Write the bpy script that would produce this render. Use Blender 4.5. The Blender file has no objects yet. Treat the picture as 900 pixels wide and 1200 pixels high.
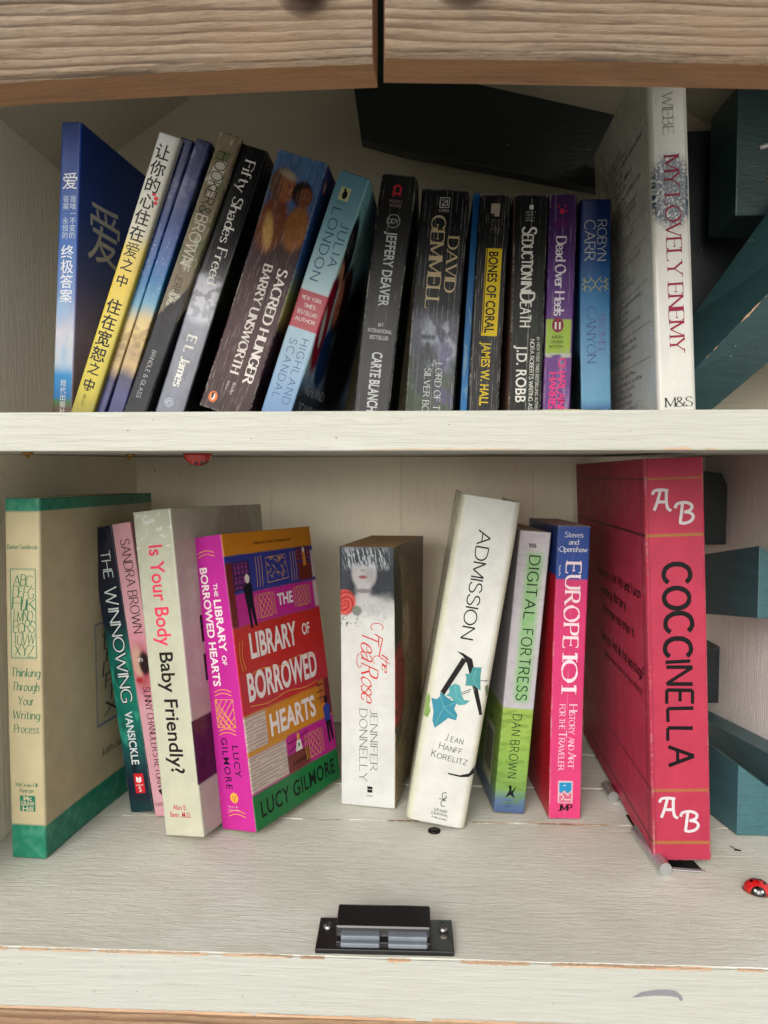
import bpy, bmesh, math, random
import numpy as np
from mathutils import Vector, Matrix, Euler

scene = bpy.context.scene
COL = scene.collection
R = math.radians

# ------------------------------------------------------------------ camera
cam_data = bpy.data.cameras.new("camera")
cam = bpy.data.objects.new("camera", cam_data)
COL.objects.link(cam)
cam_data.sensor_fit = 'VERTICAL'
cam_data.sensor_height = 36.0
cam_data.lens = 36.0 * 850.0 / 1200.0
cam_data.clip_start = 0.01
cam_data.clip_end = 500.0
cam.location = (0.0, -0.44, 0.29)
cam.rotation_euler = (math.pi / 2 - math.atan(40 / 850.0), 0.0, math.atan(0.045))
cam_data.dof.use_dof = True
cam_data.dof.focus_distance = 0.55
cam_data.dof.aperture_fstop = 20.0
scene.camera = cam

# ------------------------------------------------------------------ light
world = bpy.data.worlds.new("World")
scene.world = world
world.use_nodes = True
wn = world.node_tree
sky = wn.nodes.new("ShaderNodeTexSky")
sky.sky_type = 'NISHITA'
sky.sun_disc = False
sky.sun_elevation = R(28)
sky.sun_rotation = R(200)
sky.dust_density = 4.0
hsv = wn.nodes.new("ShaderNodeHueSaturation")
hsv.inputs['Saturation'].default_value = 0.30
wn.links.new(sky.outputs[0], hsv.inputs['Color'])
wn.links.new(hsv.outputs[0], wn.nodes['Background'].inputs[0])
wn.nodes['Background'].inputs[1].default_value = 0.15
sun_data = bpy.data.lights.new("sun", 'SUN')
sun_data.energy = 1.5
sun_data.angle = R(60)
sun_data.color = (1.0, 0.965, 0.90)
sun = bpy.data.objects.new("sun", sun_data)
COL.objects.link(sun)
# rays travel into the cupboard, from the upper left behind the camera
sun.rotation_euler = Vector((0.14, 0.95, -0.24)).to_track_quat('-Z', 'Y').to_euler()

vs = scene.view_settings
vs.view_transform = 'Standard'
vs.look = 'None'
vs.gamma = 1.0
vs.use_curve_mapping = False
vs.exposure = 0.62
scene.cycles.max_bounces = 8
scene.cycles.diffuse_bounces = 6

# ------------------------------------------------------------------ helpers
def lin(c):
    a = np.asarray(c, float) / 255.0
    return np.where(a <= 0.04045, a / 12.92, ((a + 0.055) / 1.055) ** 2.4)

def l4(c):
    v = lin(c)
    return (float(v[0]), float(v[1]), float(v[2]), 1.0)

MATS = {}
def new_mat(name):
    m = bpy.data.materials.new(name)
    m.use_nodes = True
    nt = m.node_tree
    return m, nt, nt.nodes['Principled BSDF']

def N(nt, kind, **kw):
    n = nt.nodes.new(kind)
    for k, v in kw.items():
        setattr(n, k, v)
    return n

def obj_coord(nt, scale=(1, 1, 1), rot=(0, 0, 0)):
    tc = N(nt, "ShaderNodeTexCoord")
    mp = N(nt, "ShaderNodeMapping")
    mp.inputs['Scale'].default_value = scale
    mp.inputs['Rotation'].default_value = rot
    nt.links.new(tc.outputs['Object'], mp.inputs['Vector'])
    return mp.outputs[0]

def noise(nt, vec, scale, detail=4, rough=0.6, dist=0.0):
    n = N(nt, "ShaderNodeTexNoise")
    n.inputs['Scale'].default_value = scale
    n.inputs['Detail'].default_value = detail
    n.inputs['Roughness'].default_value = rough
    n.inputs['Distortion'].default_value = dist
    nt.links.new(vec, n.inputs['Vector'])
    return n.outputs['Fac']

def ramp(nt, fac, stops):
    r = N(nt, "ShaderNodeValToRGB")
    e = r.color_ramp.elements
    while len(e) < len(stops):
        e.new(0.5)
    for i, (p, c) in enumerate(stops):
        e[i].position = p
        e[i].color = (c, c, c, 1) if isinstance(c, (int, float)) else tuple(c)[:3] + (1,)
    nt.links.new(fac, r.inputs[0])
    return r.outputs[0]

def mixc(nt, fac, a, b, mode='MIX'):
    m = N(nt, "ShaderNodeMix", data_type='RGBA', blend_type=mode)
    for s, v in ((m.inputs[0], fac), (m.inputs[6], a), (m.inputs[7], b)):
        if hasattr(v, 'links') or hasattr(v, 'is_linked'):
            nt.links.new(v, s)
        elif isinstance(v, (int, float)):
            s.default_value = v
        else:
            s.default_value = tuple(v)[:3] + (1,)
    return m.outputs[2]

def math_n(nt, op, a, b=0.0):
    m = N(nt, "ShaderNodeMath", operation=op)
    for s, v in ((m.inputs[0], a), (m.inputs[1], b)):
        if isinstance(v, (int, float)):
            s.default_value = v
        else:
            nt.links.new(v, s)
    return m.outputs[0]

def bump(nt, bsdf, h, strength=0.3, dist=0.001):
    b = N(nt, "ShaderNodeBump")
    b.inputs['Strength'].default_value = strength
    b.inputs['Distance'].default_value = dist
    nt.links.new(h, b.inputs['Height'])
    nt.links.new(b.outputs[0], bsdf.inputs['Normal'])

def paint_mat(name, base, axis='x', chip=None, dirt=0.35, streak=0.5, rough=0.55, fine_k=0.35, bmp=0.75):
    """old brushed paint on wood; grain runs along one axis"""
    m, nt, b = new_mat(name)
    st = {'x': (1, 14, 14), 'y': (14, 1, 14), 'z': (14, 14, 1)}[axis]
    v = obj_coord(nt, st)
    vi = obj_coord(nt, (1, 1, 1))
    grain = noise(nt, v, 22, 6, 0.65, 0.4)
    big = noise(nt, vi, 9, 4, 0.6)
    spots = noise(nt, vi, 260, 3, 0.6)
    base = np.asarray(base, float)
    col = mixc(nt, ramp(nt, grain, [(0.30, 0.0), (0.70, 1.0)]), base * (1 - 0.16 * streak), base * 1.03)
    col = mixc(nt, ramp(nt, big, [(0.35, 0.0), (0.75, dirt)]), col, base * np.array([0.80, 0.76, 0.68]))
    fine = noise(nt, obj_coord(nt, tuple(0.35 * s for s in st)), 120, 3, 0.7)
    col = mixc(nt, ramp(nt, fine, [(0.64, 0.0), (0.74, fine_k)]), col, base * np.array([0.55, 0.52, 0.47]))
    col = mixc(nt, ramp(nt, spots, [(0.715, 0.0), (0.74, 0.7)]), col, (0.10, 0.085, 0.07))
    if chip:
        # chip = (z centre, half height, coverage): bare wood shows along a worn edge
        zc, hh, thr = chip
        tc = N(nt, "ShaderNodeTexCoord")
        sx = N(nt, "ShaderNodeSeparateXYZ")
        nt.links.new(tc.outputs['Object'], sx.inputs[0])
        d = math_n(nt, 'ABSOLUTE', math_n(nt, 'SUBTRACT', sx.outputs[2], zc))
        d = math_n(nt, 'DIVIDE', d, hh)
        n1 = noise(nt, obj_coord(nt, (1, 0.2, 1.6)), 16, 8, 0.62)
        k = math_n(nt, 'SUBTRACT', n1, math_n(nt, 'MULTIPLY', d, 0.10))
        f = ramp(nt, k, [(thr, 0.0), (thr + 0.008, 1.0)])
        woodc = mixc(nt, noise(nt, obj_coord(nt, (3, 30, 30)), 30, 3), (0.16, 0.085, 0.045), (0.42, 0.27, 0.16))
        col = mixc(nt, f, col, woodc)
    nt.links.new(col, b.inputs['Base Color'])
    b.inputs['Roughness'].default_value = rough
    h = math_n(nt, 'ADD', math_n(nt, 'MULTIPLY', grain, 0.8), math_n(nt, 'MULTIPLY', fine, 0.35))
    bump(nt, b, h, bmp, 0.0012)
    return m

CREAM = np.array([0.70, 0.685, 0.60])
WALLC = np.array([0.93, 0.865, 0.68])
M_lip = paint_mat('white_lip_paint', (0.325, 0.33, 0.295), 'x', chip=None, dirt=0.15)
M_shelf = paint_mat('white_shelf_paint', (0.325, 0.33, 0.29), 'x', dirt=0.2)
def floor_mat():
    m, nt, b = new_mat('worn_floor_paint')
    vi = obj_coord(nt, (1, 1, 1))
    st = obj_coord(nt, (1, 9, 9))
    g = noise(nt, st, 30, 6, 0.7, 0.8)
    g2 = noise(nt, obj_coord(nt, (1, 3.2, 3)), 60, 8, 0.75, 1.2)
    big = noise(nt, obj_coord(nt, (1, 1.6, 1)), 7, 5, 0.6, 0.6)
    mid = noise(nt, obj_coord(nt, (1, 2.0, 1)), 26, 6, 0.65, 1.5)
    base = np.array((0.51, 0.515, 0.455))
    col = mixc(nt, ramp(nt, big, [(0.35, 0.0), (0.68, 1.0)]), base * np.array([0.86, 0.84, 0.80]), base * 1.05)
    col = mixc(nt, ramp(nt, mid, [(0.50, 0.0), (0.72, 0.5)]), col, base * np.array([0.80, 0.74, 0.66]))
    col = mixc(nt, ramp(nt, g, [(0.30, 0.30), (0.42, 0.0)]), col, base * 0.62)
    col = mixc(nt, ramp(nt, g2, [(0.63, 0.0), (0.70, 0.45)]), col, (0.80, 0.79, 0.73))
    col = mixc(nt, ramp(nt, noise(nt, obj_coord(nt, (1, 4, 1)), 75, 6, 0.7, 2.0), [(0.665, 0.0), (0.70, 0.55)]), col, (0.20, 0.17, 0.13))
    col = mixc(nt, ramp(nt, noise(nt, vi, 330, 2, 0.6), [(0.73, 0.0), (0.75, 0.8)]), col, (0.10, 0.085, 0.07))
    nt.links.new(col, b.inputs['Base Color'])
    nt.links.new(ramp(nt, mid, [(0.3, 0.42), (0.7, 0.62)]), b.inputs['Roughness'])
    h = math_n(nt, 'ADD', math_n(nt, 'MULTIPLY', g, 0.5), math_n(nt, 'MULTIPLY', g2, 0.5))
    bump(nt, b, h, 0.9, 0.0014)
    return m
M_floor = floor_mat()
M_wall = paint_mat('wall_paint', WALLC, 'z', dirt=0.12, streak=0.15, fine_k=0.12)
M_side = paint_mat('side_wall_paint', (0.88, 0.86, 0.83), 'z', dirt=0.15, streak=0.8)
M_shadedwall = paint_mat('shaded_wall_paint', WALLC * 0.55, 'x', dirt=0.3)  # wall paint darkened: shade of roof and upper back put into the colour

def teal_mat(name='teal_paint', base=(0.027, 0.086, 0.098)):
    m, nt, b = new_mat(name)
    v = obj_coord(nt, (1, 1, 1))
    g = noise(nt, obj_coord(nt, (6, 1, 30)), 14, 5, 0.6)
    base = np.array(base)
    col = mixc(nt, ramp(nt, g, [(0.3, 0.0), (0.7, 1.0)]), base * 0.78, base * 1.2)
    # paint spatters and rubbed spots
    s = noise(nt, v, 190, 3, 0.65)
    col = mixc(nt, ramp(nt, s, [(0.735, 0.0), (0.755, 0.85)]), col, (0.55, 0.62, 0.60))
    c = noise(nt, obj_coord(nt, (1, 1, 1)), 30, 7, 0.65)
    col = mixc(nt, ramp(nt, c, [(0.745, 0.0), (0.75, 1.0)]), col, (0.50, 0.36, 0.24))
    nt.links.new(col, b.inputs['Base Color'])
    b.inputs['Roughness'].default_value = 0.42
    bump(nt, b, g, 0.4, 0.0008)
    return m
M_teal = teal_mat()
M_shadedteal = teal_mat('shaded_teal_paint', (0.015, 0.046, 0.050))  # same teal, darkened to carry the shade on the upper post and plank
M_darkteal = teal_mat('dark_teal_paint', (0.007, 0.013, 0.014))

def wood_mat(name, dark, light, rot=0.0, ridge=1.0, scale=1.0, rough=0.75, wave=0.35):
    m, nt, b = new_mat(name)
    wv = obj_coord(nt, (0.22, 1, 1), (0, rot, 0))
    # weathered earlywood/latewood lines: a warped coordinate drives thin, uneven dark lines
    w = N(nt, "ShaderNodeTexWave", wave_type='BANDS', bands_direction='Z', wave_profile='SAW')
    w.inputs['Scale'].default_value = 78 * scale
    w.inputs['Distortion'].default_value = 11.0
    w.inputs['Detail'].default_value = 3
    w.inputs['Detail Scale'].default_value = 0.28
    w.inputs['Detail Roughness'].default_value = 0.55
    nt.links.new(wv, w.inputs['Vector'])
    n1 = noise(nt, obj_coord(nt, (1.3 * scale, 26 * scale, 26 * scale), (0, rot, 0)), 12, 7, 0.66, 0.5)
    n2 = noise(nt, obj_coord(nt, (5, 90, 90), (0, rot, 0)), 26, 4, 0.7)
    big = noise(nt, obj_coord(nt, (1, 2, 2)), 9, 4)
    dark = np.array(dark); light = np.array(light)
    k = math_n(nt, 'ADD', math_n(nt, 'MULTIPLY', w.outputs['Fac'], wave), math_n(nt, 'MULTIPLY', n1, 1 - wave))
    col = mixc(nt, ramp(nt, k, [(0.34, 0.0), (0.50, 0.55), (0.72, 1.0)]), dark, light)
    col = mixc(nt, ramp(nt, n2, [(0.30, 0.75), (0.50, 0.0)]), col, dark * 0.7)
    col = mixc(nt, ramp(nt, big, [(0.42, 0.0), (0.72, 0.55)]), col, (light + dark) * 0.5 * np.array([1.15, 0.92, 0.72]))
    pores = noise(nt, obj_coord(nt, (40, 160, 160), (0, rot, 0)), 9, 2, 0.6)
    col = mixc(nt, ramp(nt, pores, [(0.68, 0.0), (0.74, 0.7)]), col, dark * 0.4)
    nt.links.new(col, b.inputs['Base Color'])
    b.inputs['Roughness'].default_value = rough
    b.inputs['Specular IOR Level'].default_value = 0.25
    bump(nt, b, math_n(nt, 'ADD', k, math_n(nt, 'MULTIPLY', n2, 0.5)), 1.0 * ridge, 0.0016)
    return m
M_weather = wood_mat('weathered_door_wood', (0.046, 0.033, 0.023), (0.29, 0.228, 0.168), 0.0)
M_weather_l = wood_mat('weathered_door_wood_slanted', (0.046, 0.033, 0.023), (0.29, 0.228, 0.168), R(-7))
M_under_wood = wood_mat('brown_edge_wood', (0.20, 0.105, 0.055), (0.36, 0.21, 0.12), 0.0, 0.4, wave=0.15)
M_rail = wood_mat('rail_wood', (0.12, 0.07, 0.04), (0.27, 0.18, 0.11), 0.0, 0.4, 0.8)

def flat(rgb, rough=0.5, metal=0.0, name=None, coat=0.0):
    key = (tuple(rgb), rough, metal, coat)
    if key in MATS:
        return MATS[key]
    m, nt, b = new_mat(name or 'ink_%d_%d_%d' % tuple(int(x) for x in rgb))
    c = lin(rgb)
    n = noise(nt, obj_coord(nt, (1, 1, 1)), 90, 3)
    col = mixc(nt, ramp(nt, n, [(0.3, 0.0), (0.7, 1.0)]), c * 0.53, c * 0.63)
    nt.links.new(col, b.inputs['Base Color'])
    b.inputs['Roughness'].default_value = rough
    b.inputs['Metallic'].default_value = metal
    b.inputs['Coat Weight'].default_value = coat
    if rough == 0.45 and metal == 0: b.inputs['Specular IOR Level'].default_value = 0.15
    MATS[key] = m
    return m

def cover_mat(rough=0.4, coat=0.0):
    key = ('cover', rough, coat)
    if key in MATS:
        return MATS[key]
    m, nt, b = new_mat('printed_cover')
    a = N(nt, "ShaderNodeVertexColor", layer_name='print')
    v = obj_coord(nt, (1, 1, 1))
    n = noise(nt, v, 35, 4)
    col = mixc(nt, 1.0, a.outputs[0], ramp(nt, n, [(0.3, 0.44), (0.7, 0.53)]), 'MULTIPLY')
    nt.links.new(col, b.inputs['Base Color'])
    r = math_n(nt, 'ADD', math_n(nt, 'MULTIPLY', noise(nt, v, 60, 5), 0.25), rough - 0.12)
    nt.links.new(r, b.inputs['Roughness'])
    b.inputs['Specular IOR Level'].default_value = 0.20
    b.inputs['Coat Weight'].default_value = coat
    b.inputs['Coat Roughness'].default_value = 0.22
    h = math_n(nt, 'ADD', noise(nt, obj_coord(nt, (5, 5, 0.7)), 60, 4), math_n(nt, 'MULTIPLY', noise(nt, v, 18, 2), 2.0))
    bump(nt, b, h, 0.25, 0.0007)
    MATS[key] = m
    return m

def page_mat(rgb, along='x'):
    key = ('page', tuple(rgb))
    if key in MATS:
        return MATS[key]
    m, nt, b = new_mat('page_edges')
    c = lin(rgb)
    n = noise(nt, obj_coord(nt, (60, 1.0, 1.0)), 45, 4, 0.7)
    big = noise(nt, obj_coord(nt, (4, 4, 1)), 20, 3)
    col = mixc(nt, ramp(nt, n, [(0.3, 0.0), (0.62, 1.0)]), c * 0.62, c * 1.05)
    col = mixc(nt, ramp(nt, big, [(0.4, 0.0), (0.8, 0.4)]), col, c * np.array([0.8, 0.7, 0.55]))
    nt.links.new(col, b.inputs['Base Color'])
    b.inputs['Roughness'].default_value = 0.85
    bump(nt, b, n, 0.5, 0.0006)
    MATS[key] = m
    return m

# --- mesh helpers
def mesh_obj(name, verts, faces, mat=None, parent=None, smooth=False, bevel=0.0, seg=2):
    me = bpy.data.meshes.new(name)
    me.from_pydata([tuple(v) for v in verts], [], faces)
    if bevel > 0:
        bm = bmesh.new(); bm.from_mesh(me)
        bmesh.ops.recalc_face_normals(bm, faces=bm.faces)
        es = [e for e in bm.edges if len(e.link_faces) == 2 and e.calc_face_angle(0) > 0.5]
        bmesh.ops.bevel(bm, geom=es, offset=bevel, segments=seg, profile=0.6, affect='EDGES')
        bm.to_mesh(me); bm.free()
    me.update()
    if mat:
        me.materials.append(mat)
    if smooth:
        me.polygons.foreach_set('use_smooth', [True] * len(me.polygons))
    o = bpy.data.objects.new(name, me)
    COL.objects.link(o)
    if parent:
        o.parent = parent
    return o

BOXF = [(0, 3, 2, 1), (4, 5, 6, 7), (0, 1, 5, 4), (1, 2, 6, 5), (2, 3, 7, 6), (3, 0, 4, 7)]
def boxv(x0, x1, y0, y1, z0, z1):
    return [(x0, y0, z0), (x1, y0, z0), (x1, y1, z0), (x0, y1, z0), (x0, y0, z1), (x1, y0, z1), (x1, y1, z1), (x0, y1, z1)]

def box(name, x0, x1, y0, y1, z0, z1, mat, parent=None, bevel=0.0, cuts=0):
    return mesh_obj(name, boxv(x0, x1, y0, y1, z0, z1), BOXF, mat, parent, bevel=bevel)

def lathe(name, prof, mat, parent=None, seg=24, loc=(0, 0, 0), rot=(0, 0, 0)):
    vs_, fs = [], []
    for r, z in prof:
        for i in range(seg):
            a = 2 * math.pi * i / seg
            vs_.append((r * math.cos(a), r * math.sin(a), z))
    for j in range(len(prof) - 1):
        for i in range(seg):
            k = (i + 1) % seg
            fs.append((j * seg + i, j * seg + k, (j + 1) * seg + k, (j + 1) * seg + i))
    fs.append(tuple(range(seg))[::-1])
    fs.append(tuple((len(prof) - 1) * seg + i for i in range(seg)))
    o = mesh_obj(name, vs_, fs, mat, parent, smooth=True)
    o.location = loc
    o.rotation_euler = rot
    return o

def tube(name, pts, r, mat, parent=None, seg=10, rf=None):
    vs_, fs = [], []
    P = [Vector(p) for p in pts]
    for i, p in enumerate(P):
        t = (P[min(i + 1, len(P) - 1)] - P[max(i - 1, 0)]).normalized()
        a = t.cross(Vector((0.13, 0.2, 1))).normalized()
        b = t.cross(a)
        rr = r * (rf(i / (len(P) - 1)) if rf else 1)
        for k in range(seg):
            an = 2 * math.pi * k / seg
            vs_.append(p + a * rr * math.cos(an) + b * rr * math.sin(an))
    for i in range(len(P) - 1):
        for k in range(seg):
            q = (k + 1) % seg
            fs.append((i * seg + k, i * seg + q, (i + 1) * seg + q, (i + 1) * seg + k))
    nf = len(fs)
    n0 = len(vs_)
    vs_ += vs_[:seg] + vs_[(len(P) - 1) * seg:len(P) * seg]
    fs.append(tuple(n0 + k for k in range(seg))); fs.append(tuple(n0 + seg + k for k in range(seg))[::-1])
    o = mesh_obj(name, vs_, fs, mat, parent, smooth=True)
    for k in (nf, nf + 1):
        o.data.polygons[k].use_smooth = False
    return o

def tag(o, label=None, cat=None, group=None, kind=None):
    if label: o['label'] = label
    if cat: o['category'] = cat
    if group: o['group'] = group
    if kind: o['kind'] = kind
    return o

def empty(name, loc=(0, 0, 0)):
    o = bpy.data.objects.new(name, None)
    o.empty_display_size = 0.02
    o.location = loc
    COL.objects.link(o)
    return o

# ------------------------------------------------------------------ the cupboard
FY = -0.016            # front plane of shelf and lip
XL, XR = -0.332, 0.330
BY = 0.407             # back wall, lower compartment
UBY = 0.262            # back wall, upper compartment
ZS0, ZS1 = 0.3058, 0.3290

ground = mesh_obj('ground', [(-60, -60, -1.15), (60, -60, -1.15), (60, 60, -1.15), (-60, 60, -1.15)], [(0, 1, 2, 3)], None)
gm, nt, b = new_mat('ground_gravel')
c = mixc(nt, noise(nt, obj_coord(nt, (1, 1, 1)), 3, 8), (0.36, 0.35, 0.30), (0.56, 0.53, 0.47))
nt.links.new(c, b.inputs['Base Color']); b.inputs['Roughness'].default_value = 0.95
ground.data.materials.append(gm)
tag(ground, kind='structure')

rng = random.Random(5)

# floor of four boards, seams show between them
floor_o = box('floor', XL - 0.018, XR + 0.018, FY + 0.02, BY, -0.030, -0.0165, M_floor)
tag(floor_o, kind='structure')
def board(name, x0, x1, y0, y1, z0, z1, mat, parent, nx=60, jag=0.0004, seed=0):
    """a board along x whose long edges are slightly uneven"""
    r = random.Random(seed)
    vs_, fs = [], []
    e0 = e1 = 0
    for i in range(nx + 1):
        x = x0 + (x1 - x0) * i / nx
        e0 = e0 * 0.6 + r.uniform(-jag, jag); e1 = e1 * 0.6 + r.uniform(-jag, jag)
        c_ = 0.0008
        vs_ += [(x, y0 + e0, z0), (x, y0 + e0, z1 - c_), (x, y0 + e0 + c_, z1), (x, y1 + e1 - c_, z1), (x, y1 + e1, z1 - c_), (x, y1 + e1, z0)]
    for i in range(nx):
        a, q = i * 6, (i + 1) * 6
        for k in range(6):
            k2 = (k + 1) % 6
            fs.append((a + k, a + k2, q + k2, q + k))
    fs.append(tuple(range(6))[::-1]); fs.append(tuple(nx * 6 + k for k in range(6)))
    return mesh_obj(name, vs_, fs, mat, parent)
seams = [FY + 0.0011, 0.1605, 0.2325, 0.315, BY]
for i in range(4):
    board('board', XL + 0.0005, XR - 0.0005, seams[i] + (0.0007 if i else 0), seams[i + 1] - 0.0007, -0.016, rng.uniform(-0.0004, 0.0002) if i else 0.0, M_floor, floor_o, seed=i)

# raw wood and filler showing in the seam between the two front floor boards
def ragged_strip(name, x0, x1, yc, w, z, mat, parent, seed, n=None):
    r = random.Random(seed)
    n = n or max(6, int((x1 - x0) / 0.0025))
    vs_, fs = [], []
    for i in range(n + 1):
        x = x0 + (x1 - x0) * i / n
        t = i / n
        k = min(1, 6 * t, 6 * (1 - t))
        a, b_ = r.uniform(0.15, 1) * w * k, r.uniform(0.15, 1) * w * k
        vs_ += [(x, yc - a, z), (x, yc + b_, z)]
    for i in range(n):
        fs.append((2 * i, 2 * i + 2, 2 * i + 3, 2 * i + 1))
    return mesh_obj(name, vs_, fs, mat, parent)
M_bare = wood_mat('bare_wood', (0.24, 0.15, 0.09), (0.50, 0.35, 0.23), 0.0, 0.3)
M_filler = flat((225, 220, 205), 0.7)
for i, (a, b_, w, mt) in enumerate([(-0.10, -0.055, .0009, M_bare), (-0.17, -0.11, .0007, M_filler), (-0.05, -0.028, .0007, M_filler), (-0.027, 0.006, .0018, M_bare),
                                    (0.02, 0.085, .0012, M_bare), (0.085, 0.175, .0016, M_bare), (0.185, 0.26, .0008, M_bare), (-0.29, -0.20, .0006, M_filler)]):
    ragged_strip('seam_chip', a, b_, 0.1605, w, 0.0004, mt, floor_o, 40 + i)

# front lip: painted edge with chipped paint along its top arris
lip = empty('front_lip'); tag(lip, kind='structure')
board('lip_board', XL, XR, FY, FY + 0.0010, -0.0380, -0.0004, M_lip, lip, nx=120, jag=0.0001, seed=9)
r = random.Random(77)
def lip_chip(x0, x1, depth, drop, seed):
    """bare wood along the arris: a ragged L-shaped sliver on the top and the front"""
    r = random.Random(seed)
    n = max(5, int((x1 - x0) / 0.0016))
    vs_, fs = [], []
    for i in range(n + 1):
        x = x0 + (x1 - x0) * i / n
        t = i / n
        k = min(1, 9 * t, 9 * (1 - t))
        a = r.uniform(0.1, 1) ** 1.5 * depth * k; d = r.uniform(0.0, 1) ** 1.5 * drop * 0.55 * k
        vs_ += [(x, FY + 0.0008 + a, -0.0001), (x, FY + 0.0002, -0.0007), (x, FY - 0.0003, -0.0009 - d)]
    for i in range(n):
        for k in range(2):
            fs.append((3 * i + k, 3 * i + k + 1, 3 * i + 4 + k, 3 * i + 3 + k))
    return mesh_obj('paint_chip', vs_, fs, M_bare, lip)
for i, (a, b_, w, d) in enumerate([(-0.262, -0.252, .0015, .0005), (-0.245, -0.226, .0012, .0006), (-0.224, -0.20, .001, .0004), (-0.195, -0.168, .0011, .001), (-0.168, -0.127, .0018, .0012),
                                   (-0.118, -0.075, .0015, .0009), (-0.070, -0.055, .001, .0006),
                                   (-0.017, -0.003, .0005, .0028), (0.027, 0.068, .0008, .0014), (0.081, 0.128, .0011, .0015), (0.125, 0.175, .0010, .0014), (0.19, 0.205, .0004, .0003)]):
    lip_chip(a, b_, w, d, 100 + i)

rail = board('wooden_rail', XL - 0.02, XR + 0.02, FY + 0.0012, FY + 0.03, -0.16, -0.0382, M_rail, None, nx=100, jag=0.0003, seed=3)
tag(rail, kind='structure')
for i, (a, b_, w) in enumerate([(-0.26, -0.20, .0007), (-0.20, -0.10, .001), (-0.097, 0.0, .0008), (0.01, 0.13, .0011), (0.13, 0.22, .0009)]):
    r = random.Random(200 + i)
    n = 50
    vs_, fs = [], []
    for k in range(n + 1):
        x = a + (b_ - a) * k / n
        vs_ += [(x, FY - 0.0004, -0.0366 + r.uniform(-0.2, 1) * w * 0.8), (x, FY - 0.0004, -0.0381)]
    for k in range(n):
        fs.append((2 * k, 2 * k + 2, 2 * k + 3, 2 * k + 1))
    mesh_obj('paint_chip', vs_, fs, M_bare, lip)

# grey scuff on the lip
def shape2(name, pts, plane_y, mat, parent=None):
    """flat ink shape facing the front (x,z points)"""
    return mesh_obj(name, [(x, plane_y, z) for x, z in pts], [tuple(range(len(pts)))], mat, parent)
scuff_top = [(0.1285, -0.0190), (0.134, -0.0155), (0.141, -0.0140), (0.148, -0.0135), (0.154, -0.0140), (0.1575, -0.0165), (0.1585, -0.0192), (0.1570, -0.0202)]
scuff_bot = [(0.1555, -0.0180), (0.150, -0.0172), (0.142, -0.0172), (0.135, -0.0180)]
shape2('scuff_mark', (scuff_top + scuff_bot)[::-1], FY - 0.0003, flat((140, 140, 146), 0.45), lip)

# back wall of vertical boards (lower compartment)
back = box('back_wall', XL - 0.018, XR + 0.018, BY + 0.014, BY + 0.022, -0.03, 0.80, M_wall)
tag(back, kind='structure')
bx = [XL, -0.171, -0.018, 0.135, 0.288, XR]
for i in range(5):
    mesh_obj('panel', boxv(bx[i] + 0.00012, bx[i + 1] - 0.00012, BY + (0.0002 if i % 2 else 0.0), BY + 0.0135, -0.012, 0.33), BOXF, M_wall, back, bevel=0.0003, seg=1)

for nm, x0, x1 in (('left_wall', XL - 0.018, XL), ('right_wall', XR, XR + 0.018)):
    w = box(nm, x0, x1, FY, BY + 0.0135, -0.04, 0.592, M_side if nm == 'right_wall' else M_wall, bevel=0.0008)
    tag(w, kind='structure')

# middle shelf; its underside climbs a little towards the back
vs_ = [(XL, FY, ZS0), (XR, FY, ZS0), (XR, BY, ZS0 + 0.0085), (XL, BY, ZS0 + 0.0085), (XL, FY, ZS1), (XR, FY, ZS1), (XR, BY, ZS1), (XL, BY, ZS1)]
shelf = mesh_obj('shelf', vs_, BOXF, M_shelf, bevel=0.0009)
tag(shelf, kind='structure')
for i, (a, b_, d) in enumerate([(0.141, 0.158, .0012), (-0.03, 0.06, .0004), (0.165, 0.172, .0008)]):
    r = random.Random(300 + i)
    n = 24
    pts = [(a + (b_ - a) * k / n, ZS0 + 0.0008 + r.uniform(0.2, 1) * d * min(1, 5 * k / n, 5 * (1 - k / n))) for k in range(n + 1)]
    o = shape2('paint_chip', ([(a, ZS0 + 0.0006)] + pts + [(b_, ZS0 + 0.0006)]), FY - 0.0002, M_bare, shelf)

# upper back wall and roof
ub = box('upper_back_wall', XL, XR, UBY, UBY + 0.012, ZS1, 0.80, M_shadedwall)
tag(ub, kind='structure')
for sx in (-1, 1):
    x0 = XL if sx < 0 else XR
    a = [(x0, -0.135, 0.5752), (0.0, -0.135, 0.80), (0.0, -0.135, 0.815), (x0, -0.135, 0.5902)]
    v8 = a + [(x, BY + 0.02, z) for x, y, z in a]
    rf = mesh_obj('roof_slope', v8, [(0, 1, 2, 3), (7, 6, 5, 4), (0, 4, 5, 1), (1, 5, 6, 2), (2, 6, 7, 3), (3, 7, 4, 0)], M_shadedwall)
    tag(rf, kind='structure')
# outer gable above the doors
gb = mesh_obj('gable', [(x, y, z) for y in (-0.105, -0.092) for x, z in ((XL, 0.60), (XR, 0.60), (XR, 0.64), (0.0, 0.86), (XL, 0.64))],
              [(0, 1, 2, 3, 4), (9, 8, 7, 6, 5), (0, 5, 6, 1), (1, 6, 7, 2), (2, 7, 8, 3), (3, 8, 9, 4), (4, 9, 5, 0)], M_weather)
tag(gb, kind='structure')

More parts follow.
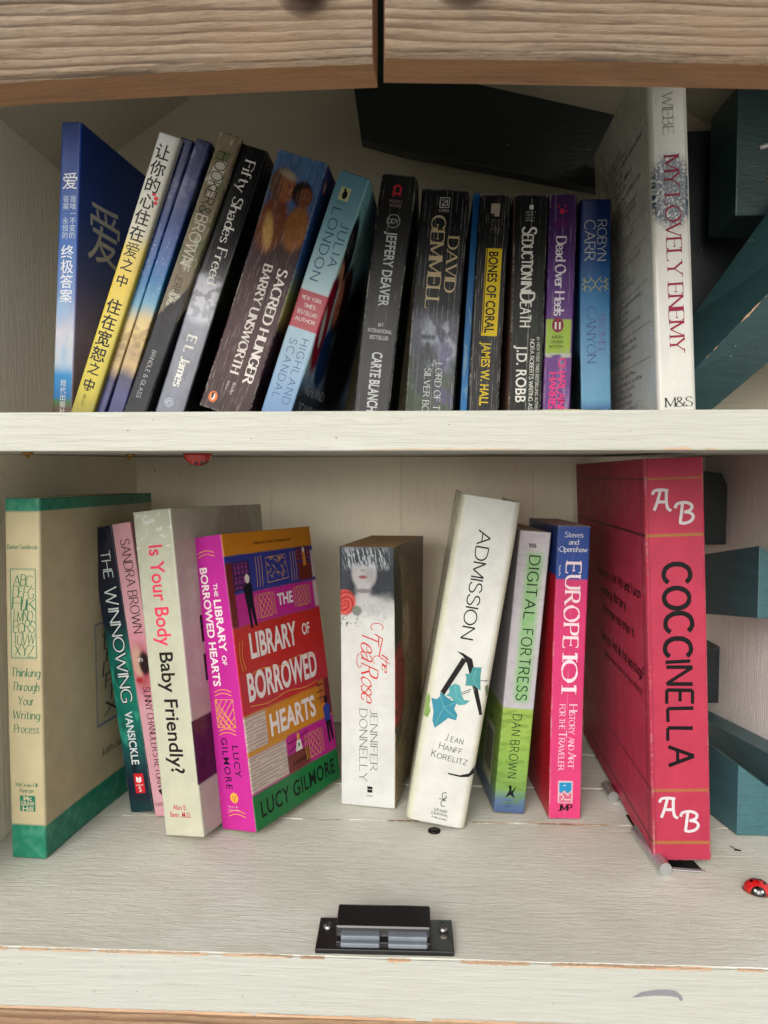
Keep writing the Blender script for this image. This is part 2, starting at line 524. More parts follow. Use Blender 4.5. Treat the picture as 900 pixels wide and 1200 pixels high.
# the two lifted wooden doors across the top
def door(label, x0, y0, x1, y1, zb, lean, knob_t, mat, seed):
    L = math.hypot(x1 - x0, y1 - y0)
    T = 0.0215
    root = empty('cupboard_door', (x0, y0, zb)); root.rotation_euler = (0, 0, math.atan2(y1 - y0, x1 - x0))
    tag(root, label, 'door', 'wooden doors above the opening')
    r = random.Random(seed)
    n = 70
    vs_, fs = [], []
    mats_ = []
    e = 0
    for i in range(n + 1):
        x = L * i / n
        e = e * 0.7 + r.uniform(-0.00035, 0.00035)
        sag = lean * (1 - (2 * x / L - 1) ** 2)
        zb_ = sag
        vs_ += [(x, 0, zb_), (x, -T + 0.0022, zb_ + e * 0.4), (x, -T, zb_ + 0.0022 + e), (x, -T, 0.16), (x, 0, 0.16)]
    for i in range(n):
        for k in range(5):
            k2 = (k + 1) % 5
            fs.append((i * 5 + k, i * 5 + k2, (i + 1) * 5 + k2, (i + 1) * 5 + k)); mats_.append(1 if k == 0 else 0)
    fs.append((0, 1, 2, 3, 4)); mats_.append(1)
    fs.append(tuple(n * 5 + k for k in (4, 3, 2, 1, 0))); mats_.append(1)
    o = mesh_obj('door_panel', vs_, fs, mat, root)
    o.data.materials.append(M_under_wood)
    bm = bmesh.new(); bm.from_mesh(o.data); bmesh.ops.recalc_face_normals(bm, faces=bm.faces); bm.to_mesh(o.data); bm.free()
    o.data.polygons.foreach_set('material_index', mats_)
    kx = knob_t * L
    kn = lathe('knob', [(0.003, 0.0), (0.003, 0.004), (0.0045, 0.006), (0.0073, 0.009), (0.0083, 0.0125), (0.0073, 0.0165), (0.0038, 0.0185), (0.0005, 0.019)],
               flat((22, 58, 52), 0.35), root, 28, (kx, -T, 0.0338), (math.pi / 2, 0, 0))
    # dark rubbed ring round the knob
    rr = random.Random(seed + 1)
    ring = [(kx + 0.0127 * (1 + 0.10 * math.sin(3 * a + seed) + rr.uniform(-.04, .04)) * math.cos(a), 0.0312 + 0.0126 * math.sin(a)) for a in np.linspace(0, 2 * math.pi, 40, endpoint=False)]
    m2 = stain
    mesh_obj('dark_stain', [(x, -T - 0.0004, z) for x, z in ring], [tuple(range(40))], m2, root)
    return root
stain, nt, b = new_mat('knob_stain')
# soft-edged stain, worn around the knob
tc = N(nt, "ShaderNodeTexCoord")
g = N(nt, "ShaderNodeTexGradient", gradient_type='SPHERICAL')
mp = N(nt, "ShaderNodeMapping")
mp.vector_type = 'TEXTURE'
nt.links.new(tc.outputs['Generated'], mp.inputs[0])
mp.inputs['Location'].default_value = (0.5, 0.5, 0.5)
mp.inputs['Scale'].default_value = (0.5, 50, 0.5)
nt.links.new(mp.outputs[0], g.inputs[0])
nn = noise(nt, obj_coord(nt, (1, 8, 8)), 60, 4)
al = math_n(nt, 'MULTIPLY', ramp(nt, g.outputs['Fac'], [(0.0, 0.0), (0.45, 1.0)]), math_n(nt, 'ADD', nn, 0.35))
nt.links.new(al, b.inputs['Alpha'])
b.inputs['Base Color'].default_value = (0.045, 0.022, 0.012, 1)
b.inputs['Roughness'].default_value = 0.9

door('weathered wooden door slanting down to the left above the shelf, with dark green knob', -0.2143, -0.0910, -0.0182, -0.1012, 0.4676, 0.0009, 0.856, M_weather_l, 11)
door('weathered wooden door on the right above the shelf, nearly level, with dark green knob', -0.0153, -0.1052, 0.1776, -0.0901, 0.4676, 0.0003, 0.165, M_weather, 12)

# ------------------------------------------------------------------ teal woodwork
def prism(name, a, b_, mat, parent=None, bevel=0.0008):
    n = len(a)
    fs = [tuple(range(n)), tuple(range(2 * n - 1, n - 1, -1))]
    for i in range(n):
        j = (i + 1) % n
        fs.append((i, i + n, j + n, j))
    return mesh_obj(name, list(a) + list(b_), fs, mat, parent, bevel=bevel)

# block half way up the right wall: front face chamfered at its top right
o = prism('teal_block', [(.2900, .186, .1707), (.3290, .186, .1707), (.3290, .186, .2250), (.3010, .186, .2250), (.2900, .186, .2326)],
          [(.2850, .290, .1550), (.3290, .290, .1550), (.3290, .290, .2080), (.3010, .290, .2080), (.2850, .290, .2145)], M_teal)
tag(o, 'teal painted wooden block half way up the right wall beside the red binder', 'block')
o = prism('teal_block', [(.2597, .147, 0.0006), (.3290, .147, 0.0006), (.3290, .147, .0080), (.2597, .147, .0587)],
          [(.2510, .196, 0.0006), (.3290, .196, 0.0006), (.3290, .196, .0080), (.2510, .196, .0610)], M_teal)
tag(o, 'teal wooden wedge with sloping top, standing on the floor in front of the long batten', 'block')
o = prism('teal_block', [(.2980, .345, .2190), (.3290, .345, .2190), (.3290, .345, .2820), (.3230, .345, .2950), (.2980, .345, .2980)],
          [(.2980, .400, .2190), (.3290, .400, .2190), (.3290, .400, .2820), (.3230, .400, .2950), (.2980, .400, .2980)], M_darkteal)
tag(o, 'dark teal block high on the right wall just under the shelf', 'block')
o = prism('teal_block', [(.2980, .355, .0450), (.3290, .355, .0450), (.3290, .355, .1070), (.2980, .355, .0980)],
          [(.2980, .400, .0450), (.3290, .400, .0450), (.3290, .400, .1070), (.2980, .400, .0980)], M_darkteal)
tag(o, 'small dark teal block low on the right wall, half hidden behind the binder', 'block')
o = prism('teal_batten', [(.3050, .400, .0010), (.3050, .400, .0260), (.3050, .120, .0600), (.3050, .120, .0010)],
          [(.3290, .400, .0010), (.3290, .400, .0260), (.3290, .120, .0600), (.3290, .120, .0010)], M_teal)
tag(o, 'long teal batten running back along the foot of the right wall', 'batten')
# upper: upright post and diagonal plank
o = box('teal_post', .2530, .2850, .160, .2140,   .4985, .600, M_shadedteal, bevel=0.0012)
tag(o, 'upright shade-toned teal post hanging in the upper right corner', 'post')
def dseg(t):
    r0, r1 = Vector((.1742, .08, .345)), Vector((.2707, .08, .4467))
    l0, l1 = Vector((.1849, .11, .3116)), Vector((.2878, .11, .4004))
    u0, u1 = Vector((.1937, .14, .3864)), Vector((.2999, .14, .5385))
    f = lambda a, b_: a + (b_ - a) * t
    return f(r0, r1), f(l0, l1), f(u0, u1)
def quad_at(t):
    a, l, u = dseg(t)
    bk = u + (l - a) * 0.9
    return [a, l, bk, u]
o = prism('teal_plank', quad_at(0.19), quad_at(1.33), M_shadedteal, bevel=0.0006)
tag(o, 'thick teal plank leaning diagonally in the upper right corner, chipped along its edge', 'plank')
A, L_, U_ = dseg(0.62)
for i, (t0, t1, w) in enumerate([(0.52, 0.66, 0.0011), (0.685, 0.70, 0.0006), (0.76, 0.79, 0.0006), (0.33, 0.36, 0.0005), (0.28, 0.30, .0005)]):
    pts = []
    rr = random.Random(500 + i)
    n = 10
    up_, dn = [], []
    for k in range(n + 1):
        t = t0 + (t1 - t0) * k / n
        a, l, u = dseg(t)
        s = min(1, 4 * k / n, 4 * (1 - k / n)) * w
        up_.append(a + (u - a).normalized() * s * rr.uniform(0.3, 1) * 1.5 + Vector((0, -0.0006, 0)))
        dn.append(a + (l - a).normalized() * s * rr.uniform(0.3, 1) * 2.0 + Vector((0, -0.0006, 0)))
    v = up_ + dn
    mesh_obj('paint_chip', v, [(k, k + 1, n + 2 + k, n + 1 + k) for k in range(n)], M_bare, o)
# dark board behind the books
o = prism('dark_board_or_shade', [(-.0655, .198, .700), (-.0484, .198, .5812), (-0.010, .198, .5700), (.1990, .198, .5270), (.1990, .198, .5900), (.052, .198, .6255), (.01, .198, .700)],
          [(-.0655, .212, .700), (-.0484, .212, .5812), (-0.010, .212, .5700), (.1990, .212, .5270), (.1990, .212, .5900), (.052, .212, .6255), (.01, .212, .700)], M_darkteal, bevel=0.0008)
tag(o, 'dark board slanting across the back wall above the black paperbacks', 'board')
o = prism('dark_board_or_shade', [(.190, .236, .385), (.329, .236, .455), (.329, .236, .600), (.190, .236, .600)],  # added sheet: stands in for the shade in the corner gap
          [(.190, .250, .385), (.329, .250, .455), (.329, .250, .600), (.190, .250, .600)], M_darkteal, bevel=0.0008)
tag(o, 'added dark sheet standing in for the shaded gap behind the leaning teal plank', 'board')
# hook and rope at the right edge
hk = empty('hook_and_rope', (0.257, 0.118, 0.53))
tag(hk, 'white metal hook with coiled rope at the right edge beside the teal post', 'hook')
tube('hook', [(-0.0065 + 0.022 * t, -0.002, 0.0015 + 0.0022 * math.sin(t * 3)) for t in np.linspace(0, 1, 10)], 0.0019, flat((190, 190, 188), 0.3, 0.4), hk)
rp = []
for i in range(90):
    t = i / 89
    rp.append((0.008 + 0.0055 * math.cos(t * 30), 0.0055 * math.sin(t * 30), -0.003 - 0.021 * t))
tube('rope', rp, 0.0016, flat((196, 178, 130), 0.8), hk, seg=6)

# ------------------------------------------------------------------ small hardware
def screw_head(parent, loc, r, mat, name='screw', rot=(0, 0, 0)):
    o = lathe(name, [(r, 0), (r, r * 0.35), (r * 0.7, r * 0.7), (0.0002, r * 0.8)], mat, parent, 16, loc, rot)
    return o
M_brass = flat((170, 130, 60), 0.35, 0.9)
M_steel = flat((165, 165, 168), 0.35, 0.9)
for i, (x, y, lb) in enumerate([(-.2475, .012, 'brass screw head under the shelf at the front left corner'), (-.2240, .120, 'brass screw head under the shelf, farther back above the tall pale book')]):
    zz = ZS0 + 0.0085 * (y - FY) / (BY - FY)
    e = empty('brass_screw', (x, y, zz)); tag(e, lb, 'screw')
    lathe('screw_head', [(0.0035, 0.0), (0.0036, -0.0008), (0.0026, -0.0019), (0.0003, -0.0022)], M_brass, e, 18)
    lathe('screw_shank', [(0.0012, -0.002), (0.0012, -0.0036), (0.0003, -0.0040)], M_brass, e, 10)

def ladybug(loc, rot, label, s=1.0):
    root = empty('ladybug', loc); root.rotation_euler = rot
    tag(root, label, 'ladybug')
    red = flat((205, 22, 22), 0.22, coat=0.6); blk = flat((10, 9, 10), 0.2, coat=0.6); wh = flat((235, 235, 230), 0.35); bare = flat((150, 90, 60), 0.6)
    def dome(name, mat, cx, cy, rx, ry, rz, z0=0.0, nu=24, nv=9):
        v, f = [], []
        for j in range(nv + 1):
            a = j / nv * math.pi / 2
            for i in range(nu):
                t = 2 * math.pi * i / nu
                v.append((cx + rx * math.cos(a) * math.cos(t), cy + ry * math.cos(a) * math.sin(t), z0 + rz * math.sin(a)))
        for j in range(nv):
            for i in range(nu):
                k = (i + 1) % nu
                f.append((j * nu + i, j * nu + k, (j + 1) * nu + k, (j + 1) * nu + i))
        f.append(tuple(range(nu))[::-1])
        return mesh_obj(name, v, f, mat, root, smooth=True)
    a = 0.0095 * s
    dome('base', bare, 0, 0, a * 1.08, a * 0.90, 0.0012 * s)
    dome('shell', red, 0, 0, a, a * 0.84, a * 0.78, 0.0006)
    h = dome('head', blk, 0, -a * 0.62, a * 0.56, a * 0.42, a * 0.56, 0.0008)
    for sx in (-1, 1):
        e = lathe('eye', [(a * 0.11, 0), (a * 0.09, a * 0.05), (0.0001, a * 0.07)], wh, h, 12, (sx * a * 0.24, -a * 0.90, a * 0.44), (R(55), 0, 0))
    # black spots and the wing line sit on the shell
    def on(x, y, e=0.0002):
        k = max(0, 1 - (x / a) ** 2 - (y / (a * 0.84)) ** 2)
        return (x, y, 0.0006 + a * 0.78 * math.sqrt(k) + e)
    def spot(cx, cy, rr):
        n = 14
        v = [on(cx, cy)] + [on(cx + rr * math.cos(q), cy + rr * math.sin(q)) for q in np.linspace(0, 2 * math.pi, n, endpoint=False)]
        mesh_obj('spot', v, [(0, 1 + i, 1 + (i + 1) % n) for i in range(n)], blk, root, smooth=True)
    for cx, cy in ((.45, -.15), (-.45, -.15), (.5, .3), (-.5, .3), (.22, .55), (-.22, .55), (0.2, 0.1), (-0.2, 0.1)):
        spot(cx * a, cy * a, a * 0.13)
    n = 12
    v = []
    for i in range(n + 1):
        y = a * (-0.3 + 1.1 * i / n)
        y = min(y, a * 0.8)
        v += [on(-a * 0.03, y), on(a * 0.03, y)]
    mesh_obj('wing_line', v, [(2 * i, 2 * i + 1, 2 * i + 3, 2 * i + 2) for i in range(n)], blk, root)
    return root
ladybug((.2400, .0680, 0.0002), (0, 0, R(-20)), 'red toy ladybug on the floor, lower right', 0.98)
ladybug((-.1560, .072, 0.3076), (math.pi, 0, R(65)), 'red toy ladybug stuck upside down under the shelf', 1.15)

# magnetic catch
mc = empty('magnetic_catch', (-0.0190, -0.0128, 0.0002)); mc.rotation_euler = (0, 0, R(0.6))
tag(mc, 'black plastic double magnetic catch screwed to the front of the floor', 'catch')
M_bp = flat((16, 16, 18), 0.32, coat=0.3); M_mag = flat((128, 136, 146), 0.5, 0.1)
def mbox(name, x0, x1, y0, y1, z0, z1, mat, bev=0.0008):
    return box(name, x0, x1, y0, y1, z0, z1, mat, mc, bevel=bev)
prism('mounting_plate', [(-.0424, 0, 0), (.0424, 0, 0), (.0424, 0, .0032), (-.0424, 0, .0032)], [(-.0424, .0290, 0), (.0424, .0290, 0), (.0424, .0290, .0050), (-.0424, .0290, .0050)], M_bp, mc, 0.0006)
prism('housing', [(-.0305, .0085, .0040), (.0285, .0085, .0040), (.0285, .0100, .0118), (-.0305, .0100, .0118)], [(-.0305, .0290, .0040), (.0285, .0290, .0040), (.0285, .0280, .0150), (-.0305, .0280, .0150)], M_bp, mc, 0.0013)
mbox('magnet_holder', -.0300, .0280, .0030, .0110, .0020, .0060, M_bp, 0.0005)
for sx in (-1, 1):
    x0 = -0.0150 if sx < 0 else 0.0142
    for z0, y0 in ((0.0034, 0.0010), (0.0060, 0.0042)):
        m_ = mbox('magnet_plate', x0 - .0120, x0 + .0120, y0, y0 + .0060, z0, z0 + 0.0030, M_mag, 0.0009)
for x in (-.0365, .0365):
    sh = lathe('screw', [(0.0030, 0), (0.0030, 0.0009), (0.0018, 0.0022), (0.0002, 0.0024)], M_steel, mc, 18, (x, 0.0195, 0.0044), (R(5), 0, 0))
    box('slot', -0.0022, 0.0022, -0.0003, 0.0003, 0.0018, 0.0026, flat((15, 15, 15)), sh)
    box('slot', -0.0003, 0.0003, -0.0022, 0.0022, 0.0018, 0.00262, flat((15, 15, 15)), sh)
lathe('screw_hole', [(0.0020, 0), (0.0020, 0.0004), (0.0009, 0.00045), (0.0002, 0.00045)], flat((120, 115, 105), 0.7), mc, 18, (.0365, 0.0125, 0.0040), (R(4), 0, 0))

# black floor screw in front of the white leaning book
e = empty('black_screw', (.0150, .1440, 0.0)); tag(e, 'black screw head in the floor beneath the white leaning book', 'screw')
lathe('screw_head', [(0.0052, 0), (0.0050, 0.0012), (0.0022, 0.0022), (0.0002, 0.0023)], flat((30, 28, 26), 0.35, 0.6), e, 20)
box('slot', -0.003, 0.003, -0.0004, 0.0004, 0.0019, 0.0025, flat((90, 90, 88), 0.4, 0.8), e)
# red-brown paint fleck and nicks on the floor
v = [(.2465, .1310, .0003), (.2480, .1300, .0003), (.2498, .1262, .0003), (.2535, .1240, .0003), (.2520, .1222, .0003), (.2470, .1232, .0003), (.2488, .1250, .0003)]
mesh_obj('paint_fleck', v, [tuple(range(len(v)))], flat((75, 30, 35), 0.6), floor_o)
for i in range(46):
    r = random.Random(700 + i)
    x, y = r.uniform(-0.24, 0.24), r.uniform(0.005, 0.24)
    L = r.uniform(0.0006, 0.0022) if i % 5 else r.uniform(0.003, 0.008)
    w = r.uniform(0.00018, 0.0005)
    a = r.uniform(-0.3, 0.3) if i % 5 else r.uniform(-0.9, -0.4)
    dx, dy = math.cos(a) * L, math.sin(a) * L * 1.5
    c_ = flat((235, 232, 222), 0.6) if i % 5 == 0 else flat((105, 95, 82), 0.8) if i % 3 else flat((40, 34, 30), 0.8)
    mesh_obj('nick', [(x, y, .0003), (x + dx * .5, y + dy * .5 - w, .0003), (x + dx, y + dy, .0003), (x + dx * .5, y + dy * .5 + w, .0003)], [(0, 1, 2, 3)], c_, floor_o)

# ------------------------------------------------------------------ lettering
GLY = {
'A':'0,0 .36,1|.36,1 .72,0|.13,.36 .59,.36','B':'0,0 0,1|~0,1 .24,1 .42,.96 .49,.77 .42,.58 .24,.53 0,.53|~0,.53 .28,.53 .47,.46 .55,.27 .47,.06 .28,0 0,0',
'C':'~.66,.84 .52,.97 .36,1 .15,.92 .02,.7 0,.5 .02,.3 .15,.08 .36,0 .54,.04 .67,.18','D':'0,0 0,1|~0,1 .24,1 .48,.94 .64,.74 .68,.5 .64,.26 .48,.06 .24,0 0,0',
'E':'0,0 0,1|0,1 .5,1|0,.52 .42,.52|0,0 .52,0','F':'0,0 0,1|0,1 .5,1|0,.52 .4,.52','G':'~.66,.84 .52,.97 .36,1 .15,.92 .02,.7 0,.5 .02,.3 .15,.08 .36,0 .54,.03 .68,.14|.68,.1 .68,.45|.46,.45 .68,.45',
'H':'0,0 0,1|.64,0 .64,1|0,.52 .64,.52','I':'0,0 0,1','J':'~.32,1 .32,.7 .32,.25 .26,.05 .12,0 0,.07','K':'0,0 0,1|.58,1 0,.42|.18,.58 .62,0','L':'0,0 0,1|0,0 .5,0',
'M':'0,0 0,1|0,1 .38,.08|.38,.08 .76,1|.76,1 .76,0','N':'0,0 0,1|0,1 .62,0|.62,0 .62,1','O':'@.37,1 .13,.9 0,.64 0,.36 .13,.1 .37,0 .61,.1 .74,.36 .74,.64 .61,.9',
'P':'0,0 0,1|~0,1 .26,1 .46,.94 .52,.74 .46,.54 .26,.47 0,.47','Q':'@.37,1 .13,.9 0,.64 0,.36 .13,.1 .37,0 .61,.1 .74,.36 .74,.64 .61,.9|.42,.25 .76,-.12','R':'0,0 0,1|~0,1 .26,1 .46,.94 .52,.75 .46,.56 .26,.49 0,.49|.26,.49 .62,0',
'S':'~.49,.84 .4,.96 .26,1 .1,.94 .04,.78 .1,.62 .28,.52 .46,.4 .52,.24 .44,.06 .26,0 .1,.04 0,.18','T':'.3,0 .3,1|0,1 .6,1','U':'~0,1 0,.6 .01,.28 .12,.06 .32,0 .52,.06 .63,.28 .64,.6 .64,1',
'V':'0,1 .34,0|.34,0 .68,1','W':'0,1 .25,0|.25,0 .5,.9|.5,.9 .75,0|.75,0 1,1','X':'0,0 .62,1|0,1 .62,0','Y':'0,1 .33,.46|.33,.46 .66,1|.33,.46 .33,0','Z':'.02,1 .56,1|.56,1 0,0|0,0 .58,0',
'a':'~.05,.52 .14,.6 .26,.62 .37,.56 .4,.42 .4,.2 .4,.08 .47,.02|~.4,.36 .2,.34 .04,.26 .02,.12 .12,0 .26,.02 .4,.16','b':'0,0 0,1|~0,.42 .12,.58 .25,.62 .4,.52 .45,.31 .4,.1 .25,0 .1,.03 0,.18',
'c':'~.42,.5 .32,.61 .2,.61 .05,.5 0,.31 .05,.12 .2,0 .34,.02 .43,.13','d':'.44,0 .44,1|~.44,.42 .33,.58 .2,.62 .05,.52 0,.31 .05,.1 .2,0 .34,.03 .44,.18',
'e':'.02,.34 .42,.34|~.42,.34 .38,.54 .24,.62 .08,.55 0,.34 .04,.1 .2,0 .34,.02 .43,.13','f':'~.38,.94 .28,1 .17,.93 .14,.75 .14,.35 .14,0|0,.6 .32,.6',
'g':'.44,.6 .44,0|~.44,.42 .33,.58 .2,.62 .05,.52 0,.32 .05,.12 .2,.03 .34,.06 .44,.2|~.44,0 .42,-.18 .24,-.28 .04,-.2','h':'0,0 0,1|~0,.4 .14,.57 .26,.62 .38,.54 .41,.36 .41,0','i':'0,0 0,.62|0,.82 0,.9','j':'~.1,.62 .1,0 .06,-.2 -.1,-.26|.1,.82 .1,.9',
'k':'0,0 0,1|.38,.62 0,.24|.12,.34 .42,0','l':'0,0 0,1','m':'0,0 0,.62|~0,.42 .11,.58 .21,.62 .31,.54 .33,.36 .33,0|~.33,.42 .44,.58 .54,.62 .64,.54 .66,.36 .66,0','n':'0,0 0,.62|~0,.4 .14,.57 .26,.62 .38,.54 .41,.36 .41,0',
'o':'@.23,.62 .06,.52 0,.31 .06,.1 .23,0 .4,.1 .46,.31 .4,.52','p':'0,-.28 0,.62|~0,.42 .12,.58 .25,.62 .4,.52 .45,.31 .4,.1 .25,0 .1,.03 0,.18','q':'.44,-.28 .44,.62|~.44,.42 .33,.58 .2,.62 .05,.52 0,.31 .05,.1 .2,0 .34,.03 .44,.18',
'r':'0,0 0,.62|~0,.4 .08,.54 .18,.61 .28,.6','s':'~.34,.5 .28,.6 .17,.62 .05,.56 .04,.42 .18,.33 .33,.25 .36,.12 .26,.01 .12,0 .01,.1','t':'~.14,.85 .14,.4 .15,.1 .24,.01 .35,.05|0,.6 .32,.6',
'u':'~0,.62 0,.25 .05,.06 .17,0 .31,.06 .4,.22|.4,.62 .4,0','v':'0,.62 .21,0|.21,0 .42,.62','w':'0,.62 .17,0|.17,0 .34,.56|.34,.56 .51,0|.51,0 .68,.62','x':'0,0 .42,.62|0,.62 .42,0','y':'0,.62 .21,0|.44,.62 .1,-.28','z':'0,.6 .38,.6|.38,.6 0,0|0,0 .4,0',
'1':'.14,0 .14,1|0,.84 .14,1','0':'@.3,1 .1,.9 0,.64 0,.36 .1,.1 .3,0 .5,.1 .6,.36 .6,.64 .5,.9','4':'.4,0 .4,1|.4,1 0,.3|0,.3 .56,.3','2':'~.02,.78 .1,.95 .26,1 .44,.92 .46,.72 .34,.48 0,0|0,0 .5,0',
'&':'~.7,.5 .56,.18 .36,.01 .14,.02 .01,.2 .1,.44 .34,.62 .44,.8 .36,.97 .2,.98 .12,.82 .22,.58 .7,0','?':'~0,.78 .08,.95 .24,1 .4,.92 .44,.74 .34,.56 .22,.44 .2,.26|.2,.06 .2,0','.':'0,0 .0,.05','!':'0,.3 0,1|0,.05 0,0',
'-':'0,.38 .26,.38',',':'.04,.06 0,-.12','\'':'0,.8 0,1','/':'0,0 .3,1',':':'0,0 0,.05|0,.45 0,.5','#':'.1,0 .2,1|.35,0 .45,1|0,.65 .5,.65|0,.35 .5,.35','(':'~.2,1.05 .02,.7 .02,.25 .2,-.1',')':'~0,1.05 .18,.7 .18,.25 0,-.1','_':'0,0 .4,0',
}
GCACHE = {}
def cr(pts, closed, k=5):
    n = len(pts)
    out = []
    segs = n if closed else n - 1
    for i in range(segs):
        if closed:
            p = [pts[(i + j - 1) % n] for j in range(4)]
        else:
            p = [pts[max(0, min(n - 1, i + j - 1))] for j in range(4)]
        p = [np.array(q) for q in p]
        for s in range(k):
            t = s / k
            out.append(0.5 * ((2 * p[1]) + (-p[0] + p[2]) * t + (2 * p[0] - 5 * p[1] + 4 * p[2] - p[3]) * t * t + (-p[0] + 3 * p[1] - 3 * p[2] + p[3]) * t ** 3))
    out.append(np.array(pts[0] if closed else pts[-1]))
    return out

def glyph(ch):
    if ch in GCACHE:
        return GCACHE[ch]
    strokes = []
    for s in GLY[ch].split('|'):
        sm = s[0] == '~'; cl = s[0] == '@'
        s2 = s[1:] if (sm or cl) else s
        pts = [tuple(float(q) for q in p.split(',')) for p in s2.split()]
        path = cr(pts, cl) if (sm or cl) else [np.array(p) for p in pts]
        strokes.append((path, cl, sm))
    w = max(p[0] for st in strokes for p in st[0])
    GCACHE[ch] = (strokes, w)
    return GCACHE[ch]

def stroke_text(text, size, wt=0.09, contrast=0.0, serif=0.0, slant=0.0, xs=1.0, track=0.16, jit=0.0, smallcaps=False, seed=0, rough=0.0):
    """2-D verts and faces of a line of lettering; origin at the left of the baseline"""
    V, Fc = [], []
    x = 0.0
    rr = random.Random(seed + len(text))
    lift = [0]
    def ribbon(path, closed, wfun, k):
        n = len(path)
        base = len(V)
        L = []
        for i in range(n):
            if closed:
                a = path[(i - 1) % (n - 1)]; c_ = path[(i + 1) % (n - 1)]
            else:
                a = path[max(0, i - 1)]; c_ = path[min(n - 1, i + 1)]
            t = c_ - a
            t = t / (np.linalg.norm(t) + 1e-9)
            L.append((path[i], t))
        for i, (p, t) in enumerate(L):
            nrm = np.array([-t[1], t[0]])
            w = wfun(t) * 0.5 * (1 + rr.uniform(-rough, rough))
            if rough and i in (0, n - 1): w *= 0.75
            for s in (1, -1):
                q = p + nrm * w * s
                V.append((q[0], q[1], k))
        for i in range(n - 1):
            Fc.append((base + 2 * i, base + 2 * i + 1, base + 2 * i + 3, base + 2 * i + 2))
    for ch in text:
        if ch == ' ':
            x += 0.36 * xs; continue
        sc = 1.0
        g = ch
        if smallcaps and ch.islower():
            g = ch.upper(); sc = 0.76
        if g not in GLY:
            continue
        strokes, w = glyph(g)
        jx, jy, ja, js = (rr.uniform(-jit, jit) * 0.5, rr.uniform(-jit, jit), rr.uniform(-jit, jit) * 0.8, 1 + rr.uniform(-jit, jit))
        def tf(p):
            px, py = p[0] * xs * sc * js, p[1] * sc * js
            px, py = px * math.cos(ja) - py * math.sin(ja), px * math.sin(ja) + py * math.cos(ja)
            return np.array([x + px + slant * py + jx, py + jy])
        ends = []
        for path, cl, sm in strokes:
            if not cl:
                ends += [tuple(np.round(path[0], 3)), tuple(np.round(path[-1], 3))]
        for si, (path, cl, sm) in enumerate(strokes):
            pp = [tf(p) for p in path]
            def wf(t):
                if contrast <= 0: return wt
                v = abs(t[1]) if True else 0
                diag = t[0] * t[1]
                k = v ** 1.3
                if not sm and abs(t[0]) > 0.2 and abs(t[1]) > 0.2:
                    k = 1.0 if diag < 0 else 0.25
                return wt * ((1 - contrast) + contrast * k)
            k = 0.004 * (1 + si)
            ribbon(pp, cl, wf, k)
            if serif > 0 and not cl:
                for e, nb in ((0, 1), (-1, -2)):
                    p = path[e]; d = path[nb] - path[e]
                    cnt = ends.count(tuple(np.round(p, 3)))
                    vert = abs(d[1]) > abs(d[0]) * 0.8
                    at = min(abs(p[1] - y) for y in (0, 1, .62, -.28)) < 0.02
                    if vert and at and (cnt == 1 or (not sm and abs(d[0]) < 0.02)):
                        h = serif * 0.5
                        q = tf(p)
                        yy = (wt * (1 - contrast) * 0.5 + 0.01) * (1 if abs(p[1]) < .02 or p[1] < 0 else -1)
                        ribbon([q + np.array([-h - slant * 0, yy]), q + np.array([h, yy])], False, lambda t: max(wt * (1 - contrast), 0.045), 0.004 * (si + 6))
                    elif not vert and cnt == 1 and g in 'ETLFZCGS':
                        q = tf(p)
                        dirn = -1 if p[1] > 0.7 else (1 if p[1] < 0.3 else 0)
                        a = serif * 0.55
                        lo_, hi_ = (0, a * dirn) if dirn else (-a * .6, a * .6)
                        ribbon([q + np.array([-0.01, lo_]), q + np.array([0.02 if dirn else -.01, hi_])], False, lambda t: max(wt * (1 - contrast), 0.05), 0.004 * (si + 6))
        x += w * xs * sc + track
    V2 = [(a * size, b_ * size, c_) for a, b_, c_ in V]
    return V2, Fc, max(0.0, (x - track)) * size

def font_text(text, size, bold=0.0, slant=0.0, xs=1.0, track=1.0, line=1.0, align='LEFT'):
    cu = bpy.data.curves.new('tmp', 'FONT')
    cu.body = text
    cu.size = size / 0.70
    cu.offset = bold * size / 0.70 * 1.15
    cu.shear = slant
    cu.space_character = track
    cu.space_line = line
    cu.align_x = align
    cu.resolution_u = 4
    o = bpy.data.objects.new('tmp', cu)
    COL.objects.link(o)
    dg = bpy.context.evaluated_depsgraph_get()
    me = bpy.data.meshes.new_from_object(o.evaluated_get(dg))
    V = [(v.co.x * xs, v.co.y, 0.0) for v in me.vertices]
    Fc = [tuple(p.vertices) for p in me.polygons]
    bpy.data.objects.remove(o); bpy.data.curves.remove(cu); bpy.data.meshes.remove(me)
    w = (max(v[0] for v in V) if V else 0)
    return V, Fc, w

# ------------------------------------------------------------------ painting helpers (print on covers)
def vn(x, y, seed=0):
    xi, yi = np.floor(x), np.floor(y)
    fx, fy = x - xi, y - yi
    fx = fx * fx * (3 - 2 * fx); fy = fy * fy * (3 - 2 * fy)
    def h(a, b_):
        v = np.sin(a * 127.1 + b_ * 311.7 + seed * 74.7) * 43758.5453
        return v - np.floor(v)
    return (h(xi, yi) * (1 - fx) + h(xi + 1, yi) * fx) * (1 - fy) + (h(xi, yi + 1) * (1 - fx) + h(xi + 1, yi + 1) * fx) * fy
def fbm(x, y, seed=0, o=4):
    s = 0; a = 0.5; t = 0
    for i in range(o):
        s = s + a * vn(x * 2 ** i, y * 2 ** i, seed + i); t += a; a *= 0.55
    return s / t
def sm(a, b_, x):
    t = np.clip((x - a) / (b_ - a), 0, 1)
    return t * t * (3 - 2 * t)
def mixp(c, new, f):
    n = lin(new) if not isinstance(new, np.ndarray) or new.ndim == 1 else new
    return c * (1 - f[:, None]) + n * f[:, None]
